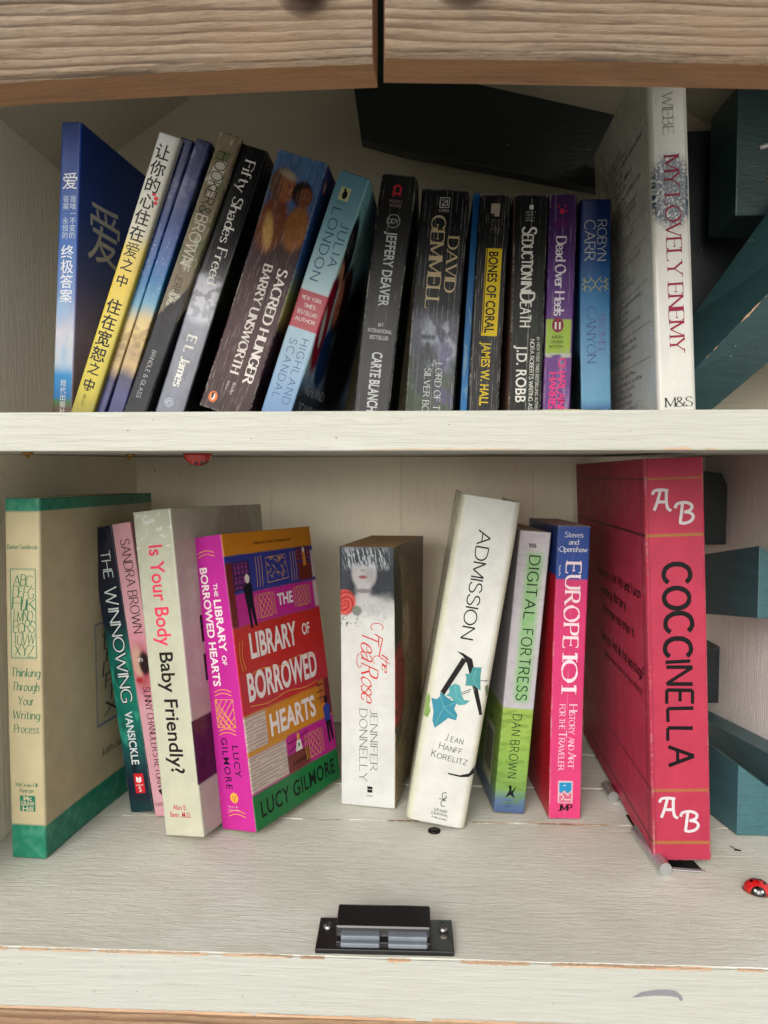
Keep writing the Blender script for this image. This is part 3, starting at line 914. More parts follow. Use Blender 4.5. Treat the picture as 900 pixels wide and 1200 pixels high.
def grad(v, stops):
    ps = [s[0] for s in stops]
    cs = np.array([lin(s[1]) for s in stops])
    return np.stack([np.interp(v, ps, cs[:, k]) for k in range(3)], 1)
def ell(u, v, cu_, cv, ru, rv, soft=0.25, rot=0.0):
    a, b_ = u - cu_, v - cv
    c_, s_ = math.cos(rot), math.sin(rot)
    x = (a * c_ + b_ * s_) / ru; y = (-a * s_ + b_ * c_) / rv
    return 1 - sm(1 - soft, 1 + soft * 0.2, np.sqrt(x * x + y * y))
def rect(u, v, u0, u1, v0, v1, e=0.3):
    return sm(u0 - e, u0 + e, u) * (1 - sm(u1 - e, u1 + e, u)) * sm(v0 - e, v0 + e, v) * (1 - sm(v1 - e, v1 + e, v))
def seg(u, v, x0, y0, x1, y1, w):
    dx, dy = x1 - x0, y1 - y0
    t = np.clip(((u - x0) * dx + (v - y0) * dy) / (dx * dx + dy * dy), 0, 1)
    d = np.hypot(u - x0 - t * dx, v - y0 - t * dy)
    return 1 - sm(w * 0.5, w * 0.5 + 0.3, d)
def creases(c, u, v, us, w=0.35, strength=0.7, col=(190, 188, 180), seed=0, thr=0.5):
    for i, uc in enumerate(us):
        wob = 0.35 * (fbm(v * 0.06, v * 0 + i * 3.1, seed + i) - 0.5) * 2
        br = sm(thr - 0.08, thr + 0.22, fbm(v * 0.09, u * 0 + i * 7.7, seed + 20 + i)) * (0.45 + 0.55 * vn(v * 0.5, u * 0 + i, seed))
        f = (1 - sm(w * 0.4, w * 1.2, np.abs(u - uc - wob))) * br * strength
        c = mixp(c, col, f)
    return c
def wear(c, face, u, v, T, D, H, amt=0.6, col=(205, 202, 190), seed=0, w=0.7):
    """scuffed edges of the card cover"""
    n = 0.55 * fbm(v * 0.05, u * 0 + 9 * (face + 1), seed) + 0.45 * fbm(v * 0.8, u * 0.5 + 9 * (face + 1), seed + 3)
    du = np.minimum(u, T - u) if face == 0 else u
    f = (1 - sm(0.05, w * (0.35 + 0.9 * fbm(v * 0.05, u * 0, seed + 2)), du)) * sm(0.50, 0.66, n)
    amt = amt * 0.75
    dv = np.minimum(v, H - v)
    f2 = (1 - sm(0.2, w * 1.4, dv)) * sm(0.35, 0.55, fbm(u * 0.5, v * 0.5 + 3, seed + 5))
    dc = np.hypot(du, dv)
    f3 = 1 - sm(0.8, 2.4, dc)
    return mixp(c, col, np.clip(np.maximum(np.maximum(f, f2), f3 * 0.8) * amt, 0, 1))

# ------------------------------------------------------------------ the book builder
class Book:
    def __init__(s, name, label, P, base, paint, cat='book', group=None, gloss=0.4, coat=0.0, hard=False, bulge=0.0, corner=1.4, pages=(205, 190, 150),
                 res=(0.45, 1.0), rescov=1.6, see='R', bow=0.0, flare=0.0, wear_=0.5, page_d=1.0, seed=0):
        x, y, t, h, d, yaw, lean, tilt = P
        s.T, s.H, s.D = t * 1000, h * 1000, d * 1000
        s.sag = 0.0
        s.bulge, s.see, s.bow, s.flare, s.seed = bulge, see, bow, flare, seed
        M = Matrix.Rotation(yaw, 4, 'Z') @ Matrix.Rotation(lean, 4, 'Y') @ Matrix.Rotation(tilt, 4, 'X')
        mz = min((M @ Vector((a * t, b_ * d, 0))).z for a in (0, 1) for b_ in (0, 1))
        root = empty(name, (x, y, base - mz))
        root.rotation_mode = 'XYZ'
        root.rotation_euler = M.to_euler('XYZ')
        s.root = root
        s.sag = 0.0 if hard else random.Random(seed * 7 + 3).uniform(-1, 1) * 1.1
        tag(root, label, cat, group)
        T, H, D = s.T, s.H, s.D
        cv = corner
        # outline of the cover in plan: left cover far edge -> spine -> right cover far edge
        cols = []   # (face, u, x, y)
        nl = max(2, int(D / rescov)) if see in ('L', 'B') else 6
        nr = max(2, int(D / rescov)) if see in ('R', 'B') else 6
        ns = max(6, int(T / res[0]))
        for i in range(nl + 1):
            u = D - (D - cv) * i / nl
            cols.append((-1, u, 0.0, u))
        for k in range(1, 4):
            a = k / 4 * math.pi / 2
            cols.append((0 if k > 1 else -1, 0.2, cv - cv * math.cos(a), cv - cv * math.sin(a)))
        for i in range(ns + 1):
            u = cv + (T - 2 * cv) * i / ns
            cols.append((0, u, u, -bulge * (1 - (2 * u / T - 1) ** 2)))
        for k in range(1, 4):
            a = k / 4 * math.pi / 2
            cols.append((0 if k < 2 else 1, 0.2 if k >= 2 else T - 0.2, T - cv + cv * math.sin(a), cv - cv * math.cos(a)))
        for i in range(nr + 1):
            u = cv + (D - cv) * i / nr
            cols.append((1, u, T, u))
        nz = max(8, int(H / res[1]))
        C_ = len(cols)
        fa = np.array([c[0] for c in cols]); uu = np.array([c[1] for c in cols], float)
        px = np.array([c[2] for c in cols], float); py = np.array([c[3] for c in cols], float)
        vv = np.linspace(0, H, nz + 1)
        F_, V_ = np.meshgrid(fa, vv); U_, _ = np.meshgrid(uu, vv); X_, _ = np.meshgrid(px, vv); Y_, _ = np.meshgrid(py, vv)
        X_ = X_ + s.warp(F_, U_, V_)
        # crushed corners
        F_, V_, U_, X_, Y_ = (a.ravel() for a in (F_, V_, U_, X_, Y_))
        co = np.stack([X_, Y_, V_], 1) * 0.001
        n = len(co)
        # inner skin
        th = 2.2 if hard else 0.35
        inx = px.copy(); iny = py.copy()
        inx = np.where(fa == -1, inx + th, np.where(fa == 1, inx - th, np.clip(inx, th, T - th)))
        iny = np.where(fa == 0, iny + th, np.maximum(iny, th * 0.9))
        zr = np.linspace(0, H, 13); X2, V2 = np.meshgrid(inx, zr); Y2, _ = np.meshgrid(iny, zr); F2, _ = np.meshgrid(fa, zr); U2, _ = np.meshgrid(uu, zr)
        X2 = X2 + s.warp(F2, U2, V2)
        co2 = np.stack([X2.ravel(), Y2.ravel(), V2.ravel()], 1) * 0.001
        quads = []
        ii, jj = np.meshgrid(np.arange(C_ - 1), np.arange(nz))
        a = (jj * C_ + ii).ravel()
        q1 = np.stack([a, a + 1, a + 1 + C_, a + C_], 1)
        i2, j2 = np.meshgrid(np.arange(C_ - 1), np.arange(12))
        a2 = n + (j2 * C_ + i2).ravel()
        q2 = np.stack([a2 + C_, a2 + 1 + C_, a2 + 1, a2], 1)
        bo = np.arange(C_ - 1)
        q3 = np.stack([n + bo, n + bo + 1, bo + 1, bo], 1)
        to = nz * C_ + bo
        q4 = np.stack([to, to + 1, n + 12 * C_ + bo + 1, n + 12 * C_ + bo], 1)
        e1 = []
        rows = [int(round(q * nz / 12)) for q in range(13)]
        for q in range(12):
            e1.append([rows[q] * C_, rows[q + 1] * C_, n + (q + 1) * C_, n + q * C_])
            e1.append([n + q * C_ + C_ - 1, n + (q + 1) * C_ + C_ - 1, rows[q + 1] * C_ + C_ - 1, rows[q] * C_ + C_ - 1])
        e1 = np.array(e1)
        Q = np.concatenate([q1, q2, q3, q4, e1])
        allco = np.concatenate([co, co2])
        me = bpy.data.meshes.new('cover')
        me.vertices.add(len(allco)); me.vertices.foreach_set('co', allco.ravel())
        me.loops.add(len(Q) * 4); me.loops.foreach_set('vertex_index', Q.ravel().astype(np.int32))
        me.polygons.add(len(Q)); me.polygons.foreach_set('loop_start', np.arange(0, len(Q) * 4, 4, dtype=np.int32))
        sh = np.zeros(len(Q), bool); sh[:len(q1)] = True
        me.update(calc_edges=True)
        me.polygons.foreach_set('use_smooth', sh)
        # print
        colr = np.zeros((len(allco), 4)); colr[:, 3] = 1
        for f in (-1, 0, 1):
            k = np.where(F_ == f)[0]
            if len(k) == 0: continue
            c_ = paint(f, U_[k], V_[k], T, D, H)
            if wear_ > 0:
                c_ = wear(c_, f, U_[k], V_[k], T, D, H, wear_, seed=seed)
            colr[k, :3] = np.clip(c_, 0.003, 0.85)
        colr[n:, :3] = lin((215, 210, 195))
        at = me.color_attributes.new('print', 'FLOAT_COLOR', 'POINT')
        at.data.foreach_set('color', colr.ravel())
        me.materials.append(cover_mat(gloss, coat))
        me.validate()
        s.cover = bpy.data.objects.new('cover', me); COL.objects.link(s.cover); s.cover.parent = root
        # page block
        ins = 3.0 if hard else 0.25
        e = th + 0.15
        pb = []
        nn = 8
        NZ = 17
        for z in np.linspace(ins, H - ins, NZ):
            ring = []
            for i in range(nn + 1):
                u = (e + 0.5) + (D - ins - page_d - e - 0.5) * i / nn
                ring.append((e + float(s.warp(np.array(-1), np.array(u), np.array(z))), u, z))
            for i in range(nn, -1, -1):
                u = (e + 0.5) + (D - ins - page_d - e - 0.5) * i / nn
                ring.append((T - e + float(s.warp(np.array(1), np.array(u), np.array(z))), u, z))
            pb.append(ring)
        m_ = len(pb[0])
        vs_ = [tuple(float(c) * 0.001 for c in p) for ring in pb for p in ring]
        top = []
        for base_ in (0, m_ * (NZ - 1)):
            for i in range(nn):
                q = (base_ + i, base_ + i + 1, base_ + m_ - 2 - i, base_ + m_ - 1 - i)
                top.append(q if base_ else q[::-1])
        fs = top + [(z * m_ + i, z * m_ + (i + 1) % m_, (z + 1) * m_ + (i + 1) % m_, (z + 1) * m_ + i) for z in range(NZ - 1) for i in range(m_)]
        mesh_obj('page_block', vs_, fs, page_mat(pages), root)
    def warp(s, F, U, V):
        k = (U / s.D) ** 2
        w = s.bow * k * (1 - 0.97 * V / s.H) * (F == 1)
        w = w + s.flare * k * (V / s.H) * (F == 1)
        return w + s.sag * np.sin(np.pi * np.asarray(V) / s.H)
    def put(s, data, face, u, v, rot=-90, col=(255, 255, 255), name='title', align='l', up=0.12, rough=0.45, label=None):
        """lettering or ink shape: 2-D data in mm, turned by rot, its origin at (u, v) on a face"""
        V, Fc, w = data
        if not V: return None
        ox = -w * 0.5 if align == 'c' else (-w if align == 'r' else 0)
        a = math.radians(rot)
        ca, sa = math.cos(a), math.sin(a)
        out = []
        for x, y, k in V:
            x += ox
            X, Y = u + x * ca - y * sa, v + x * sa + y * ca
            e = up + k * 2.0
            if face == 0:
                X = min(max(X, 0.0), s.T)
                out.append((X + float(s.warp(0, 0.0, Y)), -s.bulge * (1 - (2 * X / s.T - 1) ** 2) - e, Y))
            elif face == 1:
                out.append((s.T + e + float(s.warp(1, X, Y)), X, Y))
            else:
                # seen from the left: x grows towards the spine
                out.append((-e + float(s.warp(-1, 0.0, Y)), s.D - X, Y))
        vs_ = [tuple(c_ * 0.001 for c_ in p) for p in out]
        o = mesh_obj(name, vs_, Fc, flat(col, rough), s.root)
        if label: o['label'] = label
        return o
    def st(s, text, face, u, v, size, rot=-90, col=(255, 255, 255), name='title', align='l', up=0.12, fit=None, **kw):
        d = stroke_text(text, size, seed=s.seed, **kw)
        if fit:
            k = fit / d[2]
            d = ([(x * k, y, z) for x, y, z in d[0]], d[1], fit)
        return s.put(d, face, u, v, rot, col, name, align, up)
    def ft(s, text, face, u, v, size, rot=-90, col=(255, 255, 255), name='title', align='l', up=0.12, fit=None, **kw):
        d = font_text(text, size, **kw)
        if fit:
            k = fit / max(d[2], 1e-6)
            d = ([(x * k, y, z) for x, y, z in d[0]], d[1], fit)
        return s.put(d, face, u, v, rot, col, name, align, up)
    def poly(s, pts, face, col, name='emblem', up=0.10):
        return s.put(([(x, y, 0) for x, y in pts], [tuple(range(len(pts)))], 0), face, 0, 0, 0, col, name, 'l', up)
    def polys(s, plist, face, col, name='emblem', up=0.10, rough=0.45):
        V, Fc = [], []
        for pts in plist:
            b_ = len(V)
            V += [(x, y, 0) for x, y in pts]; Fc.append(tuple(range(b_, b_ + len(pts))))
        return s.put((V, Fc, 0), face, 0, 0, 0, col, name, 'l', up, rough)
    def lines(s, paths, w, face, col, name='ornament', up=0.11):
        V, Fc = [], []
        for j, p in enumerate(paths):
            p = [np.array(q, float) for q in p]
            b_ = len(V)
            for i in range(len(p)):
                t = p[min(i + 1, len(p) - 1)] - p[max(i - 1, 0)]
                t = t / (np.linalg.norm(t) + 1e-9)
                nrm = np.array([-t[1], t[0]]) * w / 2
                V += [(*(p[i] + nrm), 0.003 * (j % 7)), (*(p[i] - nrm), 0.003 * (j % 7))]
            for i in range(len(p) - 1):
                Fc.append((b_ + 2 * i, b_ + 2 * i + 1, b_ + 2 * i + 3, b_ + 2 * i + 2))
        return s.put((V, Fc, 0), face, 0, 0, 0, col, name, 'l', up)
def circ(cx, cy, r, n=24, ry=None, a0=0, a1=2 * math.pi):
    full = abs(a1 - a0 - 2 * math.pi) < 1e-6
    return [(cx + r * math.cos(a), cy + (ry or r) * math.sin(a)) for a in np.linspace(a0, a1, n, endpoint=not full)]
def rc(x0, x1, y0, y1):
    return [(x0, y0), (x1, y0), (x1, y1), (x0, y1)]

def squig(book, face, u, v, width, size, col, seed, name='small_print', lines=1, lead=1.5, rot=0, w=None, words=True):
    """rows of print too small to read: a run of tiny letter-like strokes"""
    r = random.Random(seed)
    V, Fc = [], []
    w = w or size * 0.16
    for ln in range(lines):
        x = 0
        y0 = -ln * size * lead
        wd = width * (1 if ln < lines - 1 else r.uniform(0.55, 1.0))
        left = r.randint(3, 8)
        while x < wd:
            k = r.random()
            h = size * (0.62 if k < 0.7 else 1.0)
            cw = size * r.uniform(0.28, 0.5)
            kind = r.randint(0, 3)
            if kind == 0: ps = [(x, y0), (x, y0 + h)]
            elif kind == 1: ps = [(x, y0), (x, y0 + h), (x + cw, y0 + h * .9), (x + cw, y0)]
            elif kind == 2: ps = [(x + cw, y0 + h * .9), (x, y0 + h * .6), (x + cw * .1, y0 + .1 * h), (x + cw, y0)]
            else: ps = [(x, y0 + h), (x + cw * .5, y0), (x + cw, y0 + h)]
            b_ = len(V)
            for i, p in enumerate(ps):
                a = ps[max(0, i - 1)]; c_ = ps[min(len(ps) - 1, i + 1)]
                dx, dy = c_[0] - a[0], c_[1] - a[1]; L = math.hypot(dx, dy) + 1e-9
                V += [(p[0] - dy / L * w / 2, p[1] + dx / L * w / 2, 0), (p[0] + dy / L * w / 2, p[1] - dx / L * w / 2, 0)]
            for i in range(len(ps) - 1):
                Fc.append((b_ + 2 * i, b_ + 2 * i + 1, b_ + 2 * i + 3, b_ + 2 * i + 2))
            x += cw + size * 0.22
            left -= 1
            if left <= 0 and words:
                x += size * 0.45; left = r.randint(2, 8)
    return book.put((V, Fc, width), face, u, v, rot, col, name)

def cj(book, text, face, uc, vtop, em, col, name='title', bold=0.0, step=1.0):
    d = font_text('\n'.join(text), em * 0.7, bold=bold, line=step, align='CENTER')
    return book.put(d, face, uc, vtop - em * 0.86, 0, col, name)
_ft = Book.ft
def ft2(s, text, face, u, v, size, rot=-90, col=(255, 255, 255), name='title', align='l', up=0.12, fit=None, **kw):
    d = font_text(text, size, **kw)
    if fit:
        k = fit / max(d[2], 1e-6)
        d = ([(x * k, y, z) for x, y, z in d[0]], d[1], fit)
    return s.put(d, face, u, v, rot, col, name, align, up)
Book.ft = ft2

GU = 'books on the upper shelf'
GL = 'books on the lower shelf'
UZ = ZS1 + 0.0004
WHITE = (238, 236, 228)

# ---------------------------------------------------------------- upper shelf, from the left
def p_love(f, u, v, T, D, H):
    k = v / H
    if f == 0:
        c = grad(k, [(0, (40, 48, 30)), (.045, (95, 70, 50)), (.07, (60, 110, 60)), (.085, (25, 110, 170)), (.16, (40, 140, 200)), (.2, (190, 205, 220)), (.3, (205, 205, 215)), (.42, (120, 150, 200)), (.6, (40, 100, 180)), (.8, (22, 70, 150)), (1, (16, 46, 110))])
        c = mixp(c, (150, 190, 225), sm(.55, .7, fbm(u * .15, v * .05, 3)) * rect(u, v, -9, 99, 20, 90, 8) * .6)
    else:
        c = grad(k, [(0, (90, 60, 60)), (.15, (140, 125, 140)), (.3, (150, 140, 180)), (.5, (84, 96, 170)), (.7, (40, 70, 156)), (1, (26, 60, 140))])
        tree = ell(u, v, 78, 62, 52, 48, .35) * sm(.40, .52, fbm(u * .12, v * .12, 5))
        c = mixp(c, (48, 22, 20), np.clip(tree * 1.2, 0, 1))
        c = mixp(c, (26, 14, 14), rect(u, v, 74, 82, 0, 45, 2))
        c = c * 1.5
    return c
b = Book('paperback_book', 'blue paperback with Chinese titles, leftmost on the upper shelf', (-0.2608, 0.0700, 0.0151, 0.2082, 0.1350, -0.1188, 0.0588, 0), UZ, p_love, group=GU, gloss=.35, wear_=.15, seed=1)
cj(b, '爱', 0, 8.2, b.H - 34, 12.5, (225, 228, 230))
cj(b, '是唯一不变的', 0, 11.0, b.H - 50, 5.0, (190, 205, 220), 'subtitle')
cj(b, '答案·永恒的', 0, 5.6, b.H - 50, 5.0, (190, 205, 220), 'subtitle')
cj(b, '终极答案', 0, 7.8, b.H - 84, 10.2, (225, 230, 235), 'title', bold=.003)
cj(b, '现代出版社', 0, 8.0, 30, 5.0, (205, 205, 205), 'publisher_name')
cj(b, '爱', 1, 35, b.H - 44, 48, (225, 228, 232), 'title')

def p_heart(f, u, v, T, D, H):
    k = v / H
    if f == 0:
        c = grad(k, [(0, (150, 140, 50)), (.1, (205, 190, 60)), (.3, (225, 205, 70)), (.5, (232, 200, 60)), (.6, (228, 205, 90)), (.66, (215, 212, 190)), (1, (214, 216, 214))])
        c = mixp(c, (120, 118, 60), sm(T - 4.5, T - 2.0, u) * .28)
    else:
        c = grad(k, [(0, (150, 140, 60)), (.6, (220, 200, 90)), (.7, (215, 212, 200)), (1, (214, 216, 214))])
    return c
b = Book('paperback_book', 'white and yellow paperback with a vertical Chinese title and small red hearts', (-0.2403, 0.0550, 0.0157, 0.2003, 0.1200, -0.02, 0.3373, 0), UZ, p_heart, group=GU, gloss=.35, wear_=.2, seed=2)
y = b.H - 7
for i, ch in enumerate('让你的心住在爱之中 住在宽恕之中'):
    if ch != ' ':
        em = 11.0 if ch not in '之中' else 9.0
        cj(b, ch, 0, 6.9, y, em, (22, 20, 18), 'title', bold=.012 if ch != '爱' else 0)
    y -= 11.4 if ch != ' ' else 6
b.polys([circ(12.0, b.H - 43, 1.5, 14), circ(9.8, b.H - 40.5, 1.5, 14), circ(12.6, b.H - 46, 1.3, 14)], 0, (205, 40, 40), 'red_heart')
b.lines([circ(6.5, 21, 2.0, 18) + [circ(6.5, 21, 2.0, 18)[0]], [(5.5, 20), (7.5, 22)]], .5, 0, (60, 55, 30), 'publisher_logo')
squig(b, 0, 5.4, 16, 12, 2.2, (90, 84, 40), 21, rot=-90)

def p_dawn(f, u, v, T, D, H):
    k = v / H + (fbm(u * .1, v * .04, 7) - .5) * .04
    c = grad(k, [(0, (50, 55, 110)), (.08, (80, 80, 130)), (.15, (70, 70, 100)), (.2, (215, 185, 130)), (.25, (190, 165, 120)), (.3, (235, 205, 130)), (.36, (225, 200, 140)), (.42, (110, 170, 200)), (.5, (25, 120, 180)), (.62, (24, 80, 160)), (.78, (26, 52, 120)), (1, (30, 40, 90))])
    cl = sm(.5, .7, fbm(u * .10, v * .10, 8)) * rect(u, v, -5, 200, H * .78, H * 1.0, 8) * .45
    c = mixp(c, (150, 150, 185), cl)
    cl = sm(.5, .66, fbm(u * .16, v * .22, 9)) * rect(u, v, -5, 200, H * .17, H * .36, 5) * .55
    c = mixp(c, (120, 95, 80), cl)
    st_ = (fbm(u * 1.3, v * 1.3, 11, 2) > .80).astype(float) * rect(u, v, -5, 200, H * .45, H * .7, 5)
    return mixp(c, (200, 215, 235), st_ * .6)
Book('thin_booklet', 'left one of two thin blue sunrise booklets leaning beside the yellow and white book', (-0.2282, 0.0590, 0.0091, 0.2009, 0.1200, -0.02, 0.3434, 0), UZ, p_dawn, group='two thin blue sunrise booklets', gloss=.35, wear_=.15, corner=.9, seed=3)
Book('thin_booklet', 'right one of two thin blue sunrise booklets, touching the grey stone spine', (-0.2169, 0.0600, 0.0108, 0.1996, 0.1200, -0.02, 0.3414, 0), UZ, p_dawn, group='two thin blue sunrise booklets', gloss=.35, wear_=.15, corner=.9, seed=4)

def p_hooker(f, u, v, T, D, H):
    g = fbm(u * .5, v * .3, 12)
    c = grad(v / H, [(0, (110, 104, 92)), (.6, (150, 136, 112)), (1, (150, 132, 104))]) * (0.72 + 0.5 * g)[:, None]
    c = mixp(c, (90, 110, 60), sm(.52, .64, fbm(u * .2, v * .15, 13)) * rect(u, v, -5, 99, H * .55, H * .95, 6) * .7)
    c = mixp(c, (208, 205, 185), sm(.42, .52, fbm(u * .2, v * .08, 14) + rect(u, v, 3, 11, H * .78, H * .91, 3) * .35 - .2))
    d = sm(0, 3, (H * .36 + u * 1.6 + (fbm(u * .3, v * .1, 15) - .5) * 10) - v)
    c = mixp(c, (58, 60, 66), d)
    return mixp(c, (38, 38, 44), d * fbm(u * .4, v * .2, 16))
b = Book('paperback_book', 'stone-coloured paperback titled HOOKER & BROWN with a dark grey foot', (-0.2031, 0.0550, 0.0150, 0.2019, 0.1200, 0.0, 0.3575, 0), UZ, p_hooker, group=GU, gloss=.5, wear_=.3, seed=5)
b.st('HOOKER&', 0, 3.6, b.H - 13, 7.8, wt=.085, track=.15, col=(35, 32, 28), fit=43)
b.st('BROWN', 0, 3.2, b.H - 57, 8.0, wt=.085, track=.17, col=(215, 210, 195), fit=35)
b.st('JERRY AULD', 0, 4.0, b.H - 100, 4.6, wt=.09, track=.22, col=(40, 38, 34), name='author_name', fit=34)
b.st('BRINDLE & GLASS', 0, 5.2, 48, 2.8, wt=.09, track=.22, col=(190, 190, 190), name='publisher_name', fit=34)

def p_fifty(f, u, v, T, D, H):
    c = grad(v / H, [(0, (24, 26, 32)), (1, (20, 20, 22))])
    if f == 0:
        k = fbm(u * .35, v * .2, 17)
        silk = rect(u, v, -5, T - 3, H * .36, H * .52, 5)
        c = mixp(c, (120, 130, 155), rect(u, v, -5, T - 1, -20, H * .42, 6) * (.35 + .5 * k))
        c = mixp(c, (205, 208, 222), np.clip(silk * (.25 + 1.1 * sm(.35, .6, fbm(u * .3, v * .3, 18))), 0, 1) * .85)
        c = mixp(c, (30, 34, 44), sm(.55, .7, fbm(u * .2 + v * .05, v * .1, 19)) * rect(u, v, -5, T, 10, H * .3, 8) * .6)
    return c
b = Book('paperback_book', 'black paperback titled Fifty Shades Freed with a silver silk patch', (-0.1824, 0.0600, 0.0205, 0.1917, 0.1200, -0.02, 0.3257, 0), UZ, p_fifty, group=GU, gloss=.25, coat=.3, wear_=.15, seed=6)
b.st('Fifty Shades Freed', 0, 8.2, b.H - 10, 7.2, wt=.12, contrast=.65, serif=.22, track=.13, col=WHITE, fit=86)
b.st('E L James', 0, 7.0, b.H - 134, 6.4, wt=.17, contrast=.5, serif=.24, track=.13, col=WHITE, name='author_name', fit=36)
b.lines([circ(8, 9.5, 2.9, 20) + [(10.9, 9.5)], circ(8, 9.5, 1.6, 14) + [(9.6, 9.5)], [(6.6, 8.4), (8, 11), (9.4, 8.4)]], .55, 0, (190, 198, 210), 'publisher_logo')

def head(c, u, v, cx, cy, r, skin, hair, seed, tilt=0.0):
    c = mixp(c, hair, ell(u, v, cx - r * .15, cy + r * .2, r * .95, r * 1.15, .25, tilt))
    c = mixp(c, skin, ell(u, v, cx + r * .2, cy - r * .08, r * .72, r * .92, .3, tilt))
    dk = np.array(skin) * .55
    c = mixp(c, dk, ell(u, v, cx - r * .35, cy - r * .25, r * .42, r * .75, .8, tilt) * .75)
    c = mixp(c, dk * .5, ell(u, v, cx + r * .40, cy + r * .16, r * .17, r * .07, .5))
    c = mixp(c, dk * .7, ell(u, v, cx + r * .45, cy - r * .42, r * .2, r * .06, .5))
    c = mixp(c, np.minimum(np.array(skin) * 1.25, 250), ell(u, v, cx + r * .55, cy + r * .02, r * .12, r * .3, .7) * .8)
    return c
def p_sacred(f, u, v, T, D, H):
    k = v / H
    if f == 0:
        c = grad(k, [(0, (62, 40, 44)), (.3, (80, 52, 56)), (.55, (66, 40, 44)), (.66, (58, 34, 36)), (.70, (95, 60, 40)), (.78, (60, 90, 140)), (1, (84, 126, 172))])
        c = c * (0.75 + 0.5 * fbm(u * .25, v * .08, 20))[:, None]
        c = mixp(c, (120, 60, 30), ell(u, v, 10, H * .73, 12, 22, .3))
        c = mixp(c, (205, 160, 90), ell(u, v, 9, H * .70, 4.5, 15, .5, .2))
        c = mixp(c, (150, 95, 40), ell(u, v, 27, H * .74, 9, 18, .3))
        c = head(c, u, v, 11, H * .87, 10.5, (160, 96, 60), (110, 80, 60), 21)
        c = mixp(c, (190, 175, 150), ell(u, v, 12, H * .87 + 9, 8, 3.4, .6, -.3) * .8)
        c = head(c, u, v, 25.5, H * .86, 8.0, (130, 70, 40), (30, 20, 18), 22)
        c = c * (.62 + .76 * fbm(u * .7, v * .5, 23))[:, None]
        n = 26
        for i in range(n):
            c = creases(c, u, v, [2 + i * (T - 4) / n], .26, .5, (214, 196, 190), 30 + i, .60 if v.mean() else .6)
    else:
        c = grad(k, [(0, (50, 30, 40)), (.35, (60, 36, 50)), (.42, (190, 190, 110)), (.5, (170, 190, 120)), (.62, (60, 110, 180)), (1, (40, 56, 130))])
        c = mixp(c, (40, 34, 60), ell(u, v, 25, H * .5, 14, 60, .5) * .4)
    return c
b = Book('paperback_book', 'thick creased paperback titled SACRED HUNGER with two painted heads at its top', (-0.1509, 0.0600, 0.0356, 0.1807, 0.1200, -0.05, 0.3225, 0), UZ, p_sacred, group=GU, gloss=.45, wear_=.9, see='R', res=(.35, .8), seed=7)
b.st('SACRED HUNGER', 0, 24.0, b.H - 76, 6.6, wt=.2, contrast=.6, serif=.26, track=.16, col=(235, 228, 222), fit=80)
b.st('BARRY UNSWORTH', 0, 13.6, b.H - 76, 6.0, wt=.2, contrast=.6, serif=.26, track=.16, col=(228, 220, 214), name='author_name', fit=76)
squig(b, 0, 18, 22, 13, 2.0, (215, 200, 196), 71, rot=-90)
squig(b, 0, 14, 22, 11, 2.0, (215, 200, 196), 72, rot=-90)
b.poly(circ(7.5, 8.5, 3.2, 20, 4.0), 0, (222, 120, 60), 'publisher_logo')
b.polys([circ(7.5, 8.6, 1.5, 14, 2.5)], 0, (245, 240, 232), 'publisher_logo', up=.16)
b.polys([circ(7.0, 9.0, .8, 12, 2.0), circ(7.3, 11, .7, 10)], 0, (20, 18, 18), 'publisher_logo', up=.2)
b.poly(circ(9, b.H - 13, 3.2, 20, 4.6), 1, (222, 110, 50), 'publisher_logo')
b.polys([circ(9, b.H - 13, 1.5, 14, 3)], 1, (240, 236, 226), 'publisher_logo', up=.16)

def p_high(f, u, v, T, D, H):
    k = v / H
    base = [(0, (110, 150, 200)), (.2, (150, 185, 215)), (.5, (185, 215, 222)), (.8, (140, 190, 205)), (1, (105, 160, 180))]
    c = grad(k, base)
    if f == 0:
        c = mixp(c, (178, 40, 60), rect(u, v, -2, T, H - 109, H - 83, .3))
    else:
        c = grad(k, base)
        c = mixp(c, (14, 12, 16), ell(u, v, 14, H * .73, 14, 26, .25, .3))         # his hair and coat
        c = mixp(c, (190, 120, 90), ell(u, v, 13, H * .62, 7, 12, .4, .5))
        c = mixp(c, (20, 16, 20), ell(u, v, 8, H * .50, 12, 22, .3))
        c = mixp(c, (130, 20, 44), ell(u, v, 10, H * .40, 16, 38, .3, .25))
        c = mixp(c, (60, 22, 26), ell(u, v, 38, H * .55, 17, 32, .3))
        c = mixp(c, (180, 110, 84), ell(u, v, 30, H * .53, 9, 20, .4, .3))
        c = mixp(c, (18, 50, 96), ell(u, v, 36, H * .30, 16, 26, .3, .2))
        c = mixp(c, (205, 190, 185), ell(u, v, 9, H * .40, 5, 16, .4, .4))
        c = mixp(c, (20, 18, 22), ell(u, v, 76, H * .4, 40, 72, .4))
        c = mixp(c, (26, 20, 24), sm(H * .24, H * .10, v) * .92)
        c = c * (1.3 + 1.0 * fbm(u * .35, v * .3, 41))[:, None]
    return c
b = Book('paperback_book', 'pale blue paperback titled HIGHLAND SCANDAL with an embracing couple on its cover', (-0.1078, 0.0600, 0.0212, 0.1708, 0.1070, -0.04, 0.3320, 0), UZ, p_high, group=GU, gloss=.3, wear_=.25, see='R', bow=19, seed=8)
b.st('JULIA', 0, 13.0, b.H - 33, 5.8, wt=.085, track=.34, col=(44, 70, 110), name='author_name', fit=30)
b.st('LONDON', 0, 4.2, b.H - 25, 6.0, wt=.085, track=.30, col=(44, 70, 110), name='author_name', fit=50)
b.st('HIGHLAND', 0, 12.2, b.H - 115, 5.0, wt=.085, track=.34, col=(70, 100, 140), fit=46)
b.st('SCANDAL', 0, 4.4, b.H - 117, 5.0, wt=.085, track=.34, col=(70, 100, 140), fit=42)
